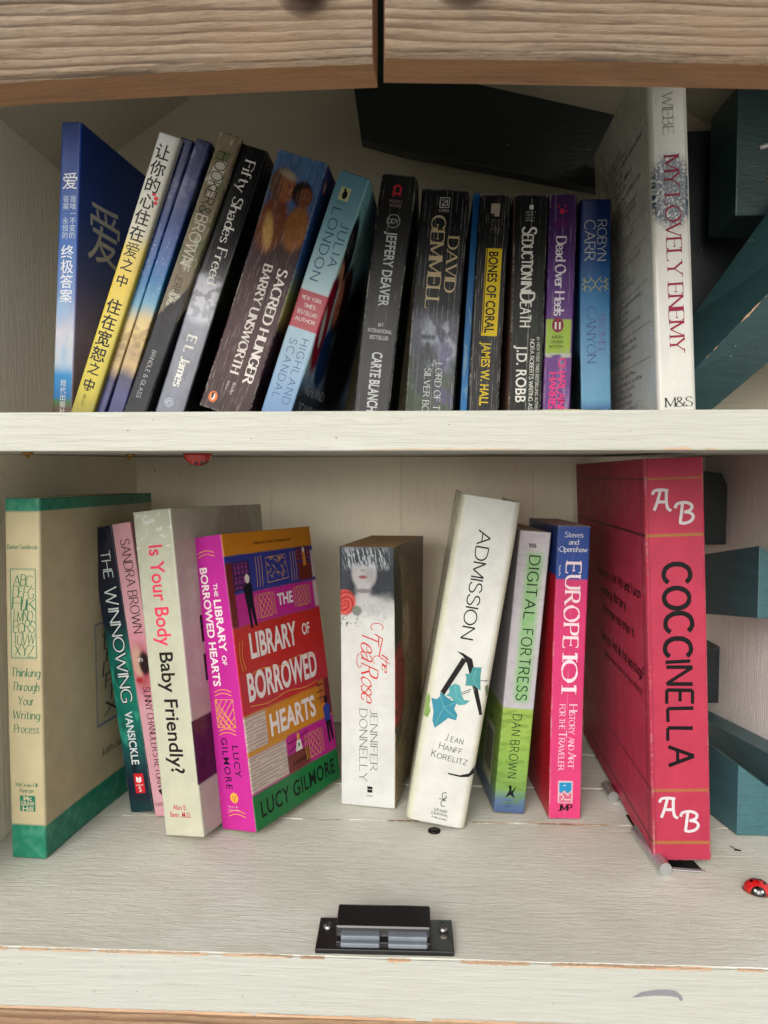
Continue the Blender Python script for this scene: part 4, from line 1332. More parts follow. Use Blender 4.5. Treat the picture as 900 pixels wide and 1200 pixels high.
b.polys([rc(5, 12, b.H - 19, b.H - 10)], 0, (200, 205, 150), 'publisher_logo')
b.polys([circ(8.8, b.H - 15, 1.8, 12, 3.0), circ(8.0, b.H - 11.6, .9, 8)], 0, (20, 22, 24), 'publisher_logo', up=.16)
squig(b, 0, 4.2, b.H - 21.5, 9, 1.5, (60, 80, 100), 81)
for i, t in enumerate(['NEW YORK', 'TIMES', 'BESTSELLING', 'AUTHOR']):
    b.st(t, 0, 10.3, b.H - 89 - i * 5.0, 2.5, rot=0, wt=.15, track=.2, col=(240, 220, 220), name='small_print', align='c', fit=14 if i != 1 else 8)
b.st('HIGHLAND', 1, 14, 22, 6.5, rot=0, wt=.1, track=.16, col=(215, 212, 208), fit=48)
b.st('SCANDAL', 1, 12, 8, 6.5, rot=0, wt=.1, track=.16, col=(215, 212, 208), fit=48)
b.lines([[(9, H_), (6.5, H_ - 13), (10, H_ - 15)] for H_ in [b.H * .80]], .8, 1, (190, 190, 190), 'ornament')
b.lines([circ(17, b.H * .74, 3.5, 14, 5, 1, 5)], .7, 1, (120, 160, 180), 'ornament')

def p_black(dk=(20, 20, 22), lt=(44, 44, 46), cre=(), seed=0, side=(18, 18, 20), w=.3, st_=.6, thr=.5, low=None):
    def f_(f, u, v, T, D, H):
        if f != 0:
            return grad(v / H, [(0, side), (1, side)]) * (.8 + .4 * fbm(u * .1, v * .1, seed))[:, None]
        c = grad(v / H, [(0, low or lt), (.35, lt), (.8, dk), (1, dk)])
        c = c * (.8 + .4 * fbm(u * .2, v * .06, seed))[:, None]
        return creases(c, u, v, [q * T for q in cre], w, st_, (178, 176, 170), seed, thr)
    return f_
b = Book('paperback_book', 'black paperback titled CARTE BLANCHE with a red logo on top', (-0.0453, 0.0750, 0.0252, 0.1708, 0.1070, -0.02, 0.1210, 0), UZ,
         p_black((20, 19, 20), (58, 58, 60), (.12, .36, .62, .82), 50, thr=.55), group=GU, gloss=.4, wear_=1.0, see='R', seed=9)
b.lines([circ(12.6, b.H - 10.5, 2.4, 14, 3.0) + [(15, b.H - 10.5)], [(10.2, b.H - 8), (10.2, b.H - 15.5)], [(14, b.H - 12), (15, b.H - 14.5)]], 1.3, 0, (200, 40, 60), 'publisher_logo')
for i, t in enumerate(('POCKET', 'BOOKS')):
    b.st(t, 0, 12.6, b.H - 19.4 - i * 2.8, 1.8, rot=0, wt=.15, track=.25, col=(150, 130, 132), name='publisher_name', align='c')
b.lines([circ(12.6, b.H - 32, 4.5, 26) + [(17.1, b.H - 32)]], .45, 0, (176, 178, 180), 'ornament')
b.st('DDY', 0, 12.6, b.H - 33.6, 3.1, rot=0, wt=.14, track=.12, col=(176, 178, 180), name='ornament', align='c')
b.ft('JEFFERY DEAVER', 0, 9.4, b.H - 40, 7.0, bold=.016, col=(196, 200, 202), name='author_name', fit=51)
for i, (t, w_) in enumerate((('#1', 3.5), ('INTERNATIONAL', 17), ('BESTSELLER', 13.5))):
    b.ft(t, 0, 12.6, b.H - 105 - i * 4.6, 2.7, rot=0, bold=.01, col=(190, 192, 194), name='small_print', align='c', fit=w_)
b.ft('CARTE BLANCHE', 0, 9.2, b.H - 123, 7.2, bold=.018, col=(205, 208, 208), fit=45)

def p_gem(f, u, v, T, D, H):
    if f != 0: return p_black((20, 20, 24), (30, 30, 36), (), 55)(f, u, v, T, D, H)
    c = grad(v / H, [(0, (64, 84, 58)), (.15, (84, 96, 84)), (.3, (78, 82, 96)), (.42, (96, 98, 112)), (.5, (24, 26, 32)), (1, (18, 18, 20))])
    nz = fbm(u * .12, v * .1, 56)
    c = mixp(c, (180, 190, 208), sm(.42, .62, fbm(u * .10 + v * .03, v * .06, 57)) * rect(u, v, 10, 34, H * .22, H * .47, 6) * .85)
    c = mixp(c, (100, 92, 130), sm(.45, .65, fbm(u * .2, v * .1, 58)) * rect(u, v, 20, 36, 4, H * .36, 5) * .8)
    c = mixp(c, (46, 66, 34), sm(.4, .6, nz) * rect(u, v, -2, 12, 0, H * .28, 4) * .9)
    c = mixp(c, (150, 160, 172), ell(u, v, 13, H * .37, 6.0, 9.5, .4) * (.4 + .6 * nz))
    c = mixp(c, (26, 30, 36), rect(u, v, 8, 18, H * .355, H * .375, 1.2) * .8)
    c = mixp(c, (40, 44, 50), ell(u, v, 13, H * .32, 2.4, 5.0, .5) * .8)
    c = mixp(c, (66, 72, 78), ell(u, v, 13, H * .20, 11, 18, .3) * .9)
    c = mixp(c, (190, 200, 210), ell(u, v, 17, H * .25, 4.2, 6, .8) * sm(.4, .7, fbm(u * .6, v * .6, 59)))
    c = c * (.6 + .8 * fbm(u * .8, v * .6, 54))[:, None]
    for i, q in enumerate((.1, .2, .33, .44, .52, .63, .74, .86, .93)):
        c = creases(c, u, v, [q * T], .28, .6, (182, 182, 184), 60 + i, .50)
    return c
b = Book('paperback_book', 'thick black paperback by DAVID GEMMELL with gold lettering over a stormy armoured figure', (-0.0090, 0.0850, 0.0345, 0.1634, 0.1070, -0.02, 0.0762, 0), UZ, p_gem, group=GU, gloss=.4, wear_=1.0, see='R', res=(.35, .8), seed=10)
b.lines([rc(13.6, 20, b.H - 12.5, b.H - 5.8) + [(13.6, b.H - 12.5)], [(15, b.H - 11), (18.6, b.H - 7.4), (15, b.H - 7.4)], [(18.6, b.H - 7.4), (18.6, b.H - 11), (15, b.H - 11)]], .7, 0, (205, 205, 202), 'publisher_logo')
b.st('CORGI', 0, 16.8, b.H - 15.6, 1.7, rot=0, wt=.16, track=.3, col=(190, 190, 188), name='publisher_name', align='c')
b.st('DAVID', 0, 21.5, b.H - 33, 7.6, wt=.13, contrast=.62, serif=.24, track=.14, col=(196, 178, 140), name='author_name', fit=38)
b.st('GEMMELL', 0, 9.0, b.H - 19, 9.6, wt=.13, contrast=.62, serif=.24, track=.12, col=(196, 178, 140), name='author_name', fit=64)
b.st('LORD OF THE', 0, 20.0, b.H - 122, 4.6, wt=.12, contrast=.5, serif=.22, track=.2, col=(210, 210, 208), fit=41)
b.st('SILVER BOW', 0, 12.2, b.H - 126, 4.6, wt=.12, contrast=.5, serif=.22, track=.2, col=(210, 210, 208), fit=37)

def p_sb(f, u, v, T, D, H):
    c = grad(v / H, [(0, (30, 130, 200)), (1, (24, 110, 180))])
    return mixp(c, (170, 210, 225), sm(.5, .7, fbm(u * .5, v * .08, 61)) * rect(u, v, 1, T, 0, H * .5, 3) * .7)
Book('thin_booklet', 'very thin bright blue booklet squeezed between two black paperbacks', (0.0311, 0.0950, 0.0050, 0.1656, 0.1070, -0.01, 0.0574, 0), UZ, p_sb, group=GU, gloss=.4, wear_=.4, corner=.6, seed=11)

cr_ = [.08, .16, .24, .31, .40, .50, .58, .66, .75, .83, .91]
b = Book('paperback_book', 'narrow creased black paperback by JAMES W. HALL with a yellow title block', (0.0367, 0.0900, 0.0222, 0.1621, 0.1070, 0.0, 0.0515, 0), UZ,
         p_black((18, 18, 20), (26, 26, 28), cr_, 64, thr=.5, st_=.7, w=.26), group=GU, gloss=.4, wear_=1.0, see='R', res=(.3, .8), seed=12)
b.polys([rc(8.3, 14.5, b.H - 15.5, b.H - 6.5)], 0, (178, 165, 150), 'publisher_logo')
b.polys([rc(8.3, 11, b.H - 15.5, b.H - 13.6)], 0, (60, 50, 46), 'publisher_logo', up=.15)
for i in range(3): squig(b, 0, 9.5 + 2.2 * i, b.H - 17.5, 13, 1.6, (130, 126, 120), 640 + i, rot=-90)
b.polys([rc(6.8, 18.2, b.H - 100, b.H - 38)], 0, (226, 196, 30), 'title_block')
b.ft('BONES OF CORAL', 0, 9.2, b.H - 40, 6.6, bold=.02, col=(28, 26, 20), fit=58, up=.17)
b.lines([[(7.4 + .5 * (i % 2), b.H - 38 - j) for j in range(0, 62, 3)] for i in range(2)], .35, 0, (40, 36, 24), 'ornament', up=.2)
b.ft('JAMES W. HALL', 0, 8.0, b.H - 105, 6.2, bold=.014, col=(226, 196, 40), name='author_name', fit=45)

def p_sed(f, u, v, T, D, H):
    if f == -1: return grad(v / H, [(0, (150, 112, 98)), (1, (120, 88, 78))])
    c = grad(v / H, [(0, (24, 26, 22)), (1, (16, 16, 17))])
    if f == 0:
        c = mixp(c, (50, 64, 44), sm(.4, .7, fbm(u * .2, v * .06, 66)) * rect(u, v, T * .55, T + 2, -5, H * .55, 4) * .8)
        c = creases(c, u, v, [T * .52], .3, .8, (205, 205, 200), 67, .38)
        c = creases(c, u, v, [T * .2, T * .78, T * .9], .25, .45, (160, 160, 150), 68, .55)
    return c
b = Book('paperback_book', 'black paperback by J.D. ROBB titled SEDUCTION IN DEATH in tall white letters', (0.0655, 0.0900, 0.0240, 0.1616, 0.1070, 0.02, 0.0235, 0), UZ, p_sed, group=GU, gloss=.4, wear_=.9, see='L', seed=13)
b.polys([rc(10.8, 13.6, b.H - 10.2, b.H - 7.2)], 0, WHITE, 'publisher_logo')
for i in range(4): squig(b, 0, 8.2, b.H - 12.6 - 2.0 * i, 8, 1.3, (200, 200, 196), 680 + i)
for t, s_, a, w_ in (('S', 9.8, 23, 4.6), ('EDUCTION', 7.6, 28.2, 31), ('IN', 7.6, 61.5, 6), ('D', 9.8, 69, 6), ('EATH', 7.6, 75.8, 17)):
    b.st(t, 0, 6.4, b.H - a, s_, wt=.15, contrast=.25, serif=.1, track=.12, xs=.8, col=WHITE, fit=w_)
b.ft('J.D. ROBB', 0, 5.0, b.H - 107, 7.4, bold=.012, col=WHITE, name='author_name', fit=40)
b.st('NORA ROBERTS WRITING AS', 0, 14.4, b.H - 102, 2.9, wt=.14, track=.12, col=(220, 220, 214), name='small_print', fit=50)
b.ft('#1 NEW YORK TIMES BESTSELLING AUTHOR', 0, 19.0, b.H - 100, 2.2, bold=.01, col=(205, 205, 200), name='small_print', fit=54)

def p_dead(f, u, v, T, D, H):
    c = grad(v / H, [(0, (112, 60, 140)), (.3, (120, 62, 150)), (.55, (96, 44, 132)), (1, (62, 24, 84))])
    if f == 0:
        c = mixp(c, (168, 200, 60), rect(u, v, -2, T * .92, H - 113, H - 88, .4))
        c = mixp(c, (200, 205, 190), rect(u, v, -2, T, H - 115, H - 112, .5) * sm(.4, .6, fbm(u * .3, v * .3, 70)))
        c = creases(c, u, v, [T * .22, T * .5, T * .80], .3, .6, (205, 190, 214), 71, .5)
        c = mixp(c, (190, 170, 200), sm(.55, .68, fbm(u * .25, v * .06, 72)) * rect(u, v, T * .35, T, 0, H * .32, 4) * .5)
    return c
b = Book('paperback_book', 'purple paperback titled Dead Over Heels with a lime green label', (0.0903, 0.0900, 0.0196, 0.1616, 0.1070, 0.0, 0.0233, 0), UZ, p_dead, group=GU, gloss=.35, wear_=.7, see='L', seed=14)
b.polys([circ(9, b.H - 12, 2.0, 14), rc(6, 7, b.H - 9.5, b.H - 8), rc(10.5, 12, b.H - 8.8, b.H - 7.6), rc(12, 13.2, b.H - 12.4, b.H - 11)], 0, (196, 34, 70), 'publisher_logo')
for i in range(3): squig(b, 0, 5, b.H - 18 - 2.6 * i, 9, 1.6, (150, 30, 80), 700 + i)
b.st('Dead Over Heels', 0, 5.6, b.H - 30, 7.0, wt=.18, contrast=.6, serif=.22, track=.11, col=(232, 226, 236), fit=55)
b.poly(circ(8.6, b.H - 92, 4.2, 20, 5.2), 0, (140, 50, 70), 'emblem')
b.polys([rc(6.5, 7.6, b.H - 95, b.H - 90), rc(9.4, 10.6, b.H - 95, b.H - 90)], 0, (235, 235, 225), 'emblem', up=.16)
for i, t in enumerate(('AURORA', 'TEAGARDEN', 'MYSTERY')):
    b.st(t, 0, 8.4, b.H - 101.5 - i * 3.4, 2.0, rot=0, wt=.14, track=.2, col=(40, 60, 20), name='small_print', align='c', fit=8 + i)
b.st('CHARLAINE', 0, 10.2, b.H - 116, 5.0, wt=.19, contrast=.4, serif=.2, track=.12, col=(232, 60, 130), name='author_name', fit=38)
b.st('HARRIS', 0, 4.0, b.H - 126, 5.0, wt=.19, contrast=.4, serif=.2, track=.12, col=(232, 60, 130), name='author_name', fit=25)

def p_carr(f, u, v, T, D, H):
    c = grad(v / H, [(0, (70, 96, 50)), (.03, (110, 140, 70)), (.055, (60, 90, 60)), (.075, (90, 140, 190)), (.11, (120, 180, 215)), (.3, (120, 180, 220)), (.55, (60, 140, 200)), (.75, (30, 84, 160)), (1, (32, 46, 116))])
    if f == 0:
        c = mixp(c, (80, 130, 180), rect(u, v, -2, T + 2, 9, 12 + 2 * 0, .6) * sm(.4, .6, fbm(u * .3, v * 0, 75)))
        c = mixp(c, (236, 236, 230), rect(u, v, 9, 11.5, 4.8, 7.0, .3)); c = mixp(c, (236, 236, 230), rect(u, v, 12.5, 14, 5, 6.5, .3))
    else:
        c = c * .6
        c = mixp(c, (30, 44, 26), ell(u, v, 12, 32, 20, 26, .3) * .9)
    return c
b = Book('paperback_book', 'smooth blue paperback by ROBYN CARR with a gold scroll ornament on its spine', (0.1205, 0.1000, 0.0224, 0.1614, 0.1070, 0.03, -0.0167, 0), UZ, p_carr, group=GU, gloss=.3, wear_=.12, see='L', seed=15)
b.st('ROBYN', 0, 12.4, b.H - 15, 6.6, wt=.085, contrast=.2, track=.12, col=(214, 216, 214), name='author_name', fit=28.5)
b.st('CARR', 0, 3.2, b.H - 15, 7.6, wt=.085, contrast=.2, track=.14, col=(214, 216, 214), name='author_name', fit=28.5)
cvs = []
cx, cy = 11.2, b.H - 60.5
for sx in (-1, 1):
    for sy in (-1, 1):
        p = []
        for i in range(22):
            t = i / 21
            a = t * 5.2
            rr = 3.2 * (1 - .62 * t)
            p.append((cx + sx * (6.2 + rr * math.cos(a + 2.4)), cy + sy * (3.6 + rr * math.sin(a + 2.4) * .9)))
        cvs.append(p)
        cvs.append([(cx + sx * 0.4 * k, cy + sy * (3.8 * (k / 8) ** .6)) for k in range(9)])
        cvs.append([(cx + sx * (9.4 - 2.6 * math.sin(k / 9 * 3.14)), cy + sy * (.4 + 3.0 * k / 9)) for k in range(10)])
b.lines(cvs, .55, 0, (190, 186, 110), 'ornament')
b.st('PROMISE', 0, 13.2, b.H - 82, 5.4, wt=.075, contrast=.4, serif=.16, track=.10, col=(120, 104, 160), fit=29)
b.st('CANYON', 0, 5.0, b.H - 77, 6.6, wt=.075, contrast=.4, serif=.16, track=.12, col=(76, 84, 140), fit=40)

def p_lovely(f, u, v, T, D, H):
    c = grad(v / H, [(0, (226, 225, 216)), (1, (222, 218, 204))])
    c = c * (1.0 + .1 * fbm(u * .05, v * .03, 80))[:, None]
    if f != 0: c = np.minimum(c * 1.15, .85)  # side covers brightened to make up for the weak light on them
    if f == 0:
        d = ell(u, v, 12.5, H - 88, 17, 25, .45)
        nz = fbm(u * 1.1, v * 1.1, 82, 2)
        c = mixp(c, (34, 62, 82), np.clip(d * 1.6, 0, 1) * sm(.36, .50, nz * .9 + .08))
        c = mixp(c, (50, 76, 94), ell(u, v, 15, H - 80, 9, 13, .6) * .5)
    return c
b = Book('hardcover_book', 'tall white hardcover titled MY LOVELY ENEMY with a speckled blue tree on its spine', (0.1549, 0.0350, 0.0240, 0.2288, 0.1488, -0.0241, -0.0498, 0), UZ, p_lovely, group=GU, gloss=.25, coat=.35, hard=True, wear_=.1, see='L', corner=2.6, res=(.35, .6), seed=16)
b.st('RUDY', 0, 8.6, b.H - 4, 6.4, wt=.085, contrast=.6, serif=.22, track=.14, col=(140, 138, 130), name='author_name', fit=20)
b.st('WIEBE', 0, 8.6, b.H - 27, 6.4, wt=.085, contrast=.6, serif=.22, track=.14, col=(140, 138, 130), name='author_name', fit=25)
b.st('MY LOVELY ENEMY', 0, 8.4, b.H - 66, 9.4, wt=.115, contrast=.68, serif=.26, track=.11, col=(150, 26, 62), fit=122)
b.st('M&S', 0, 13.0, 5.5, 6.0, rot=0, wt=.11, contrast=.6, serif=.24, track=.08, col=(30, 40, 44), name='publisher_logo', align='c', fit=16.5)
Dd = b.D
yy = b.H - 34
for bi, (n, s_, col) in enumerate(((3, 3.6, (40, 38, 40)), (3, 3.6, (50, 48, 48)), (5, 3.2, (80, 78, 76)))):
    for i in range(n):
        squig(b, -1, 20 + 7 * (i % 3), yy, 112 - 12 * (i % 2) - (20 if bi == 1 else 0), s_, col, 1600 + bi * 10 + i)
        yy -= s_ * 1.5
    yy -= 1
yy -= 4
for blk, (hd, n) in enumerate((((60, 58, 58), 1), ((170, 60, 66), 3), ((170, 60, 66), 3), ((170, 60, 66), 2), ((170, 60, 66), 5))):
    b.lines([[(14, yy + 5), (Dd - 12, yy + 5)]], .35, -1, (90, 88, 86), 'ruled_line')
    squig(b, -1, 22, yy - 1, 34, 3.2, hd, 1700 + blk)
    squig(b, -1, 60, yy - 1, 66, 3.0, (100, 98, 98), 1720 + blk)
    yy -= 5.2
    for i in range(n):
        squig(b, -1, 24, yy - 1, 100 - 14 * (i % 2), 3.0, (110, 112, 124), 1800 + blk * 10 + i)
        yy -= 4.8
    yy -= 8

# leaflet lying flat under three of the paperbacks
lf = []
n = 16
for i in range(n + 1):
    x = .0500 + (.0690) * i / n
    z = ZS1 + 0.0006 + 0.0012 * math.sin(i / n * math.pi) ** 2 + 0.0008 * (i / n)
    lf += [(x, .0030, z), (x, .085, ZS1 + .0004), (x, .085, ZS1 + .0003), (x, .0030, z - .0004)]
fs = []
for i in range(n):
    for k in range(4):
        fs.append((i * 4 + k, i * 4 + (k + 1) % 4, i * 4 + 4 + (k + 1) % 4, i * 4 + 4 + k))
o = mesh_obj('leaflet', lf, fs, flat((190, 178, 110), .5))
tag(o, 'thin yellowish leaflet lying flat on the upper shelf under the purple paperback', 'leaflet')

# ---------------------------------------------------------------- lower shelf, from the left
def green_band(c, u, v, m, seed):
    g = fbm(u * .15, v * .15, seed)
    c = mixp(c, (44, 150, 120), m)
    c = mixp(c, (110, 190, 160), m * sm(.5, .8, g) * .4)
    return mixp(c, (30, 120, 98), m * sm(.5, .25, g) * .5)
def p_think(f, u, v, T, D, H):
    c = grad(v / H, [(0, (222, 208, 166)), (1, (226, 212, 172))]) * np.ones((len(u), 1))
    if f == 0:
        c = green_band(c, u, v, np.maximum(rect(u, v, -5, T + 5, -5, 26), rect(u, v, -5, T + 5, H - 10, H + 5)), 90)
        c = mixp(c, (60, 150, 120), rect(u, v, 4, 24.5, H - 121, H - 53) - rect(u, v, 4.8, 23.7, H - 120, H - 54))
        c = mixp(c, (228, 220, 178), rect(u, v, 4.8, 23.7, H - 120, H - 54))
    else:
        c = green_band(c, u, v, np.maximum(rect(u, v, -5, D + 5, -5, 25), rect(u, v, -5, D + 5, H - 9.5, H + 5)), 91)
        c = mixp(c, (70, 120, 160), rect(u, v, 78, 170, 74, 164) - rect(u, v, 79.4, 168.6, 75.4, 162.6))
        c = mixp(c, (214, 204, 168), rect(u, v, 79.4, 168.6, 75.4, 162.6))
    return c
b = Book('paperback_book', 'tall cream textbook with green marbled bands, titled Thinking Through Your Writing Process', (-0.3088, 0.0880, 0.0281, 0.2743, 0.1937, -0.0602, 0.0037, 0), 0.0006, p_think, group=GL,
         gloss=.35, coat=.15, wear_=.12, see='R', bow=16, corner=2.2, seed=30, rescov=1.3)
G1 = (60, 130, 96)
b.st('Barker-Sandbrook', 0, 14.3, b.H - 38, 3.2, rot=0, wt=.14, contrast=.5, track=.10, col=G1, name='author_name', align='c', fit=24)
for i, t in enumerate(('ABC', 'DEFG', 'HIJK', 'LMNO', 'PQRS', 'TUVW', 'XYZ')):
    b.st(t, 0, 14.2, b.H - 66 - i * 8.8, 8.2, rot=0, wt=.10, contrast=.5, jit=.09, slant=.12, track=.04, col=G1, name='scribbled_letters', align='c', fit=15 + (i % 3) * 1.2)
for i, t in enumerate(('Thinking', 'Through', 'Your', 'Writing', 'Process')):
    b.st(t, 0, 14.8, b.H - 134.5 - i * 10.8, 6.6, rot=0, wt=.12, contrast=.55, serif=.12, slant=.14, track=.17, col=G1, align='c', fit=(23, 21.5, 12.5, 21.5, 19.5)[i])
for i, t in enumerate(('McGraw-Hill', 'Ryerson')):
    b.st(t, 0, 14.0, b.H - 219 - i * 4.4, 3.0, rot=0, wt=.13, contrast=.5, serif=.1, track=.10, col=G1, name='publisher_name', align='c', fit=(17, 11)[i])
b.polys([rc(8.4, 20.6, b.H - 238, b.H - 226)], 0, (40, 130, 105), 'publisher_logo')
for i, (t, w_) in enumerate((('Mc', 7), ('GRAW', 11), ('Hill', 9))):
    b.ft(t, 0, 14.5, b.H - 229.6 - i * 4, 3.4, rot=0, bold=.015, col=(226, 214, 176), name='publisher_logo', align='c', fit=w_, up=.2)
for i, t in enumerate(('ABC', 'DEFGH', 'HIJKL', 'LMNOP', 'PQRST', 'TUVW', 'XYZ')):
    b.st(t, 1, 124, 150 - i * 11.6, 12, rot=0, wt=.10, contrast=.5, jit=.12, slant=.15, track=.02, col=(64, 74, 70), name='scribbled_letters', align='c', fit=70 - (i % 3) * 6)
b.st('Judith Barker-Sandbrook', 1, 82, 47, 6.4, rot=0, wt=.12, contrast=.55, slant=.22, track=.09, col=(62, 74, 66), name='author_name', fit=88)

def p_win(f, u, v, T, D, H):
    c = grad(v / H, [(0, (26, 34, 50)), (.12, (30, 44, 60)), (.22, (26, 90, 90)), (.4, (20, 130, 110)), (.55, (26, 120, 104)), (.66, (34, 50, 66)), (.86, (44, 44, 60)), (1, (56, 56, 74))])
    g = fbm(u * .12 + v * .03, v * .06, 92)
    c = mixp(c, (60, 180, 150), sm(.52, .7, g) * rect(u, v, -5, 300, H * .2, H * .62, 12) * .7)
    c = mixp(c, (16, 24, 36), sm(.55, .75, fbm(u * .1, v * .05, 93)) * .8)
    return mixp(c, (20, 70, 70), rect(u, v, -5, 300, -5, 10, 6) * .6)
b = Book('paperback_book', 'dark green paperback titled THE WINNOWING with a small red square at its foot', (-0.2472, 0.1651, 0.0235, 0.2484, 0.1300, -0.2248, -0.1508, 0), 0.0006, p_win, group=GL, gloss=.4, wear_=.35, see='R', seed=31)
def outlined(b, t, u, v, size, fit, **kw):
    b.st(t, 0, u, v, size, wt=.20, track=.13, col=(14, 28, 36), name='title', up=.10, fit=fit, **kw)
    b.st(t, 0, u, v, size, wt=.085, track=.13, col=(222, 232, 232), name='title', up=.22, fit=fit, **kw)
outlined(b, 'THE', 8.6, b.H - 21, 9.0, 24)
outlined(b, 'W', 6.6, b.H - 53, 12.5, 15)
outlined(b, 'INNOWING', 7.6, b.H - 71.5, 10.5, 81)
b.ft('VANSICKLE', 0, 8.6, b.H - 161, 7.4, bold=.012, col=(222, 228, 232), name='author_name', fit=46)
b.polys([rc(8.6, 18, b.H - 232, b.H - 215)], 0, (208, 36, 48), 'publisher_logo')
b.polys([[(10.6, b.H - 222), (12.8, b.H - 223), (12.8, b.H - 218.6), (10.6, b.H - 217.6)], [(13.2, b.H - 223), (15.6, b.H - 222), (15.6, b.H - 217.6), (13.2, b.H - 218.6)], rc(9.5, 17, b.H - 225.2, b.H - 224.7)], 0, (240, 236, 232), 'publisher_logo', up=.18)
b.st('S', 0, 13.2, b.H - 230.5, 4, rot=0, wt=.16, col=(240, 236, 232), name='publisher_logo', up=.2, align='c')

def p_sandra(f, u, v, T, D, H):
    c = grad(v / H, [(0, (206, 128, 148)), (.3, (222, 150, 165)), (1, (226, 160, 172))])
    if f == 0:
        cy = H * .515
        c = mixp(c, (180, 50, 60), ell(u, v, 9, cy - 2, 10, 26, .6) * .75)
        c = mixp(c, (214, 170, 150), ell(u, v, 6, cy + 4, 6, 16, .4))
        c = mixp(c, (40, 14, 20), ell(u, v, 12, cy + 2, 6, 12, .4))
        c = mixp(c, (236, 226, 220), ell(u, v, 8.5, cy + 5, 2.5, 1.8, .3)); c = mixp(c, (30, 20, 20), ell(u, v, 8.8, cy + 5, 1.1, 1.3, .3))
        c = mixp(c, (180, 50, 60), ell(u, v, 5, cy - 12, 3.6, 3.2, .4))
        c = mixp(c, (226, 170, 180), sm(0, 12, np.abs(v - cy) - 26) * 1.0)
    return c
b = Book('paperback_book', 'thin pink paperback by SANDRA BROWN squeezed between the dark green one and the pale one', (-0.2229, 0.1578, 0.0180, 0.2524, 0.1100, -0.1649, -0.1461, 0), 0.0006, p_sandra, group=GL, gloss=.4, wear_=.3, see='R', seed=32)
b.st('SANDRA BROWN', 0, 6.2, b.H - 14, 8.6, wt=.065, track=.09, xs=.62, col=(60, 30, 40), name='author_name', fit=80)
b.st("SUNNY CHANDLER'S RETURN", 0, 7.0, b.H - 141, 6.4, wt=.075, track=.09, xs=.55, col=(70, 30, 45), fit=86)
b.polys([circ(8.6, 22, 1.4, 12), circ(10.4, 22.6, 1.4, 12), [(7.6, 21.2), (9.8, 17.8), (11.6, 22)]], 0, (30, 16, 22), 'publisher_logo')
b.st('BANTAM', 0, 8.6, 9, 3, rot=0, wt=.11, contrast=.4, serif=.15, track=.1, col=(60, 20, 40), name='publisher_name', align='c', fit=12)

def p_baby(f, u, v, T, D, H):
    c = grad(v / H, [(0, (214, 214, 190)), (.6, (208, 210, 188)), (1, (200, 204, 184))]) * np.ones((len(u), 1))
    if f == 1:
        c = grad(v / H, [(0, (212, 212, 190)), (.36, (206, 190, 184)), (.6, (212, 190, 188)), (1, (206, 200, 178))])
        c = mixp(c, (214, 172, 176), ell(u, v, 45, H * .52, 60, 56, .5) * .6)
        c = mixp(c, (182, 158, 150), ell(u, v, 92, H * .93, 34, 24, .3) * .7)
        c = mixp(c, (170, 150, 150), (np.abs(np.hypot(u - 60, v - H * .55) - 30) < 1).astype(float) * .4)
        c = mixp(c, (66, 30, 56), rect(u, v, -9, 70, 41, 92, .5))
        c = mixp(c, (212, 212, 192), rect(u, v, -9, 200, -9, 41, .5))
    else:
        w_ = sm(.55, .72, fbm(u * .16, v * .28, 95)) * rect(u, v, -5, T + 5, H - 34, H + 3, 6)
        c = mixp(c, (236, 238, 234), w_ * .9)  # glossy wrinkle highlights at the spine top, painted into the colour
    return c
b = Book('paperback_book', 'glossy pale green paperback titled Is Your Body Baby Friendly? in pink and black', (-0.2016, 0.1234, 0.0362, 0.2614, 0.1445, -0.2945, -0.1139, -0.0121), 0.0006, p_baby, group=GL, gloss=.25, coat=.5, wear_=.2, see='R', seed=33)
b.ft('Is Your Body', 0, 12.5, b.H - 27, 13.0, bold=.012, col=(226, 62, 96), fit=82)
b.ft('Baby Friendly?', 0, 12.5, b.H - 113, 12.6, bold=.012, col=(28, 24, 24), fit=98)
for i, (t, w_) in enumerate((('Alan E.', 13), ('Beer, M.D.', 20))):
    b.ft(t, 0, 16.5, 21 - i * 6.0, 4.4, rot=0, bold=.004, col=(200, 60, 70), name='author_name', align='c', fit=w_)
for j, (v0, v1) in enumerate(((118, 140), (150, 172))):
    b.polys([rc(25, 42, v0, v1), ], 1, (24, 20, 22), 'title')

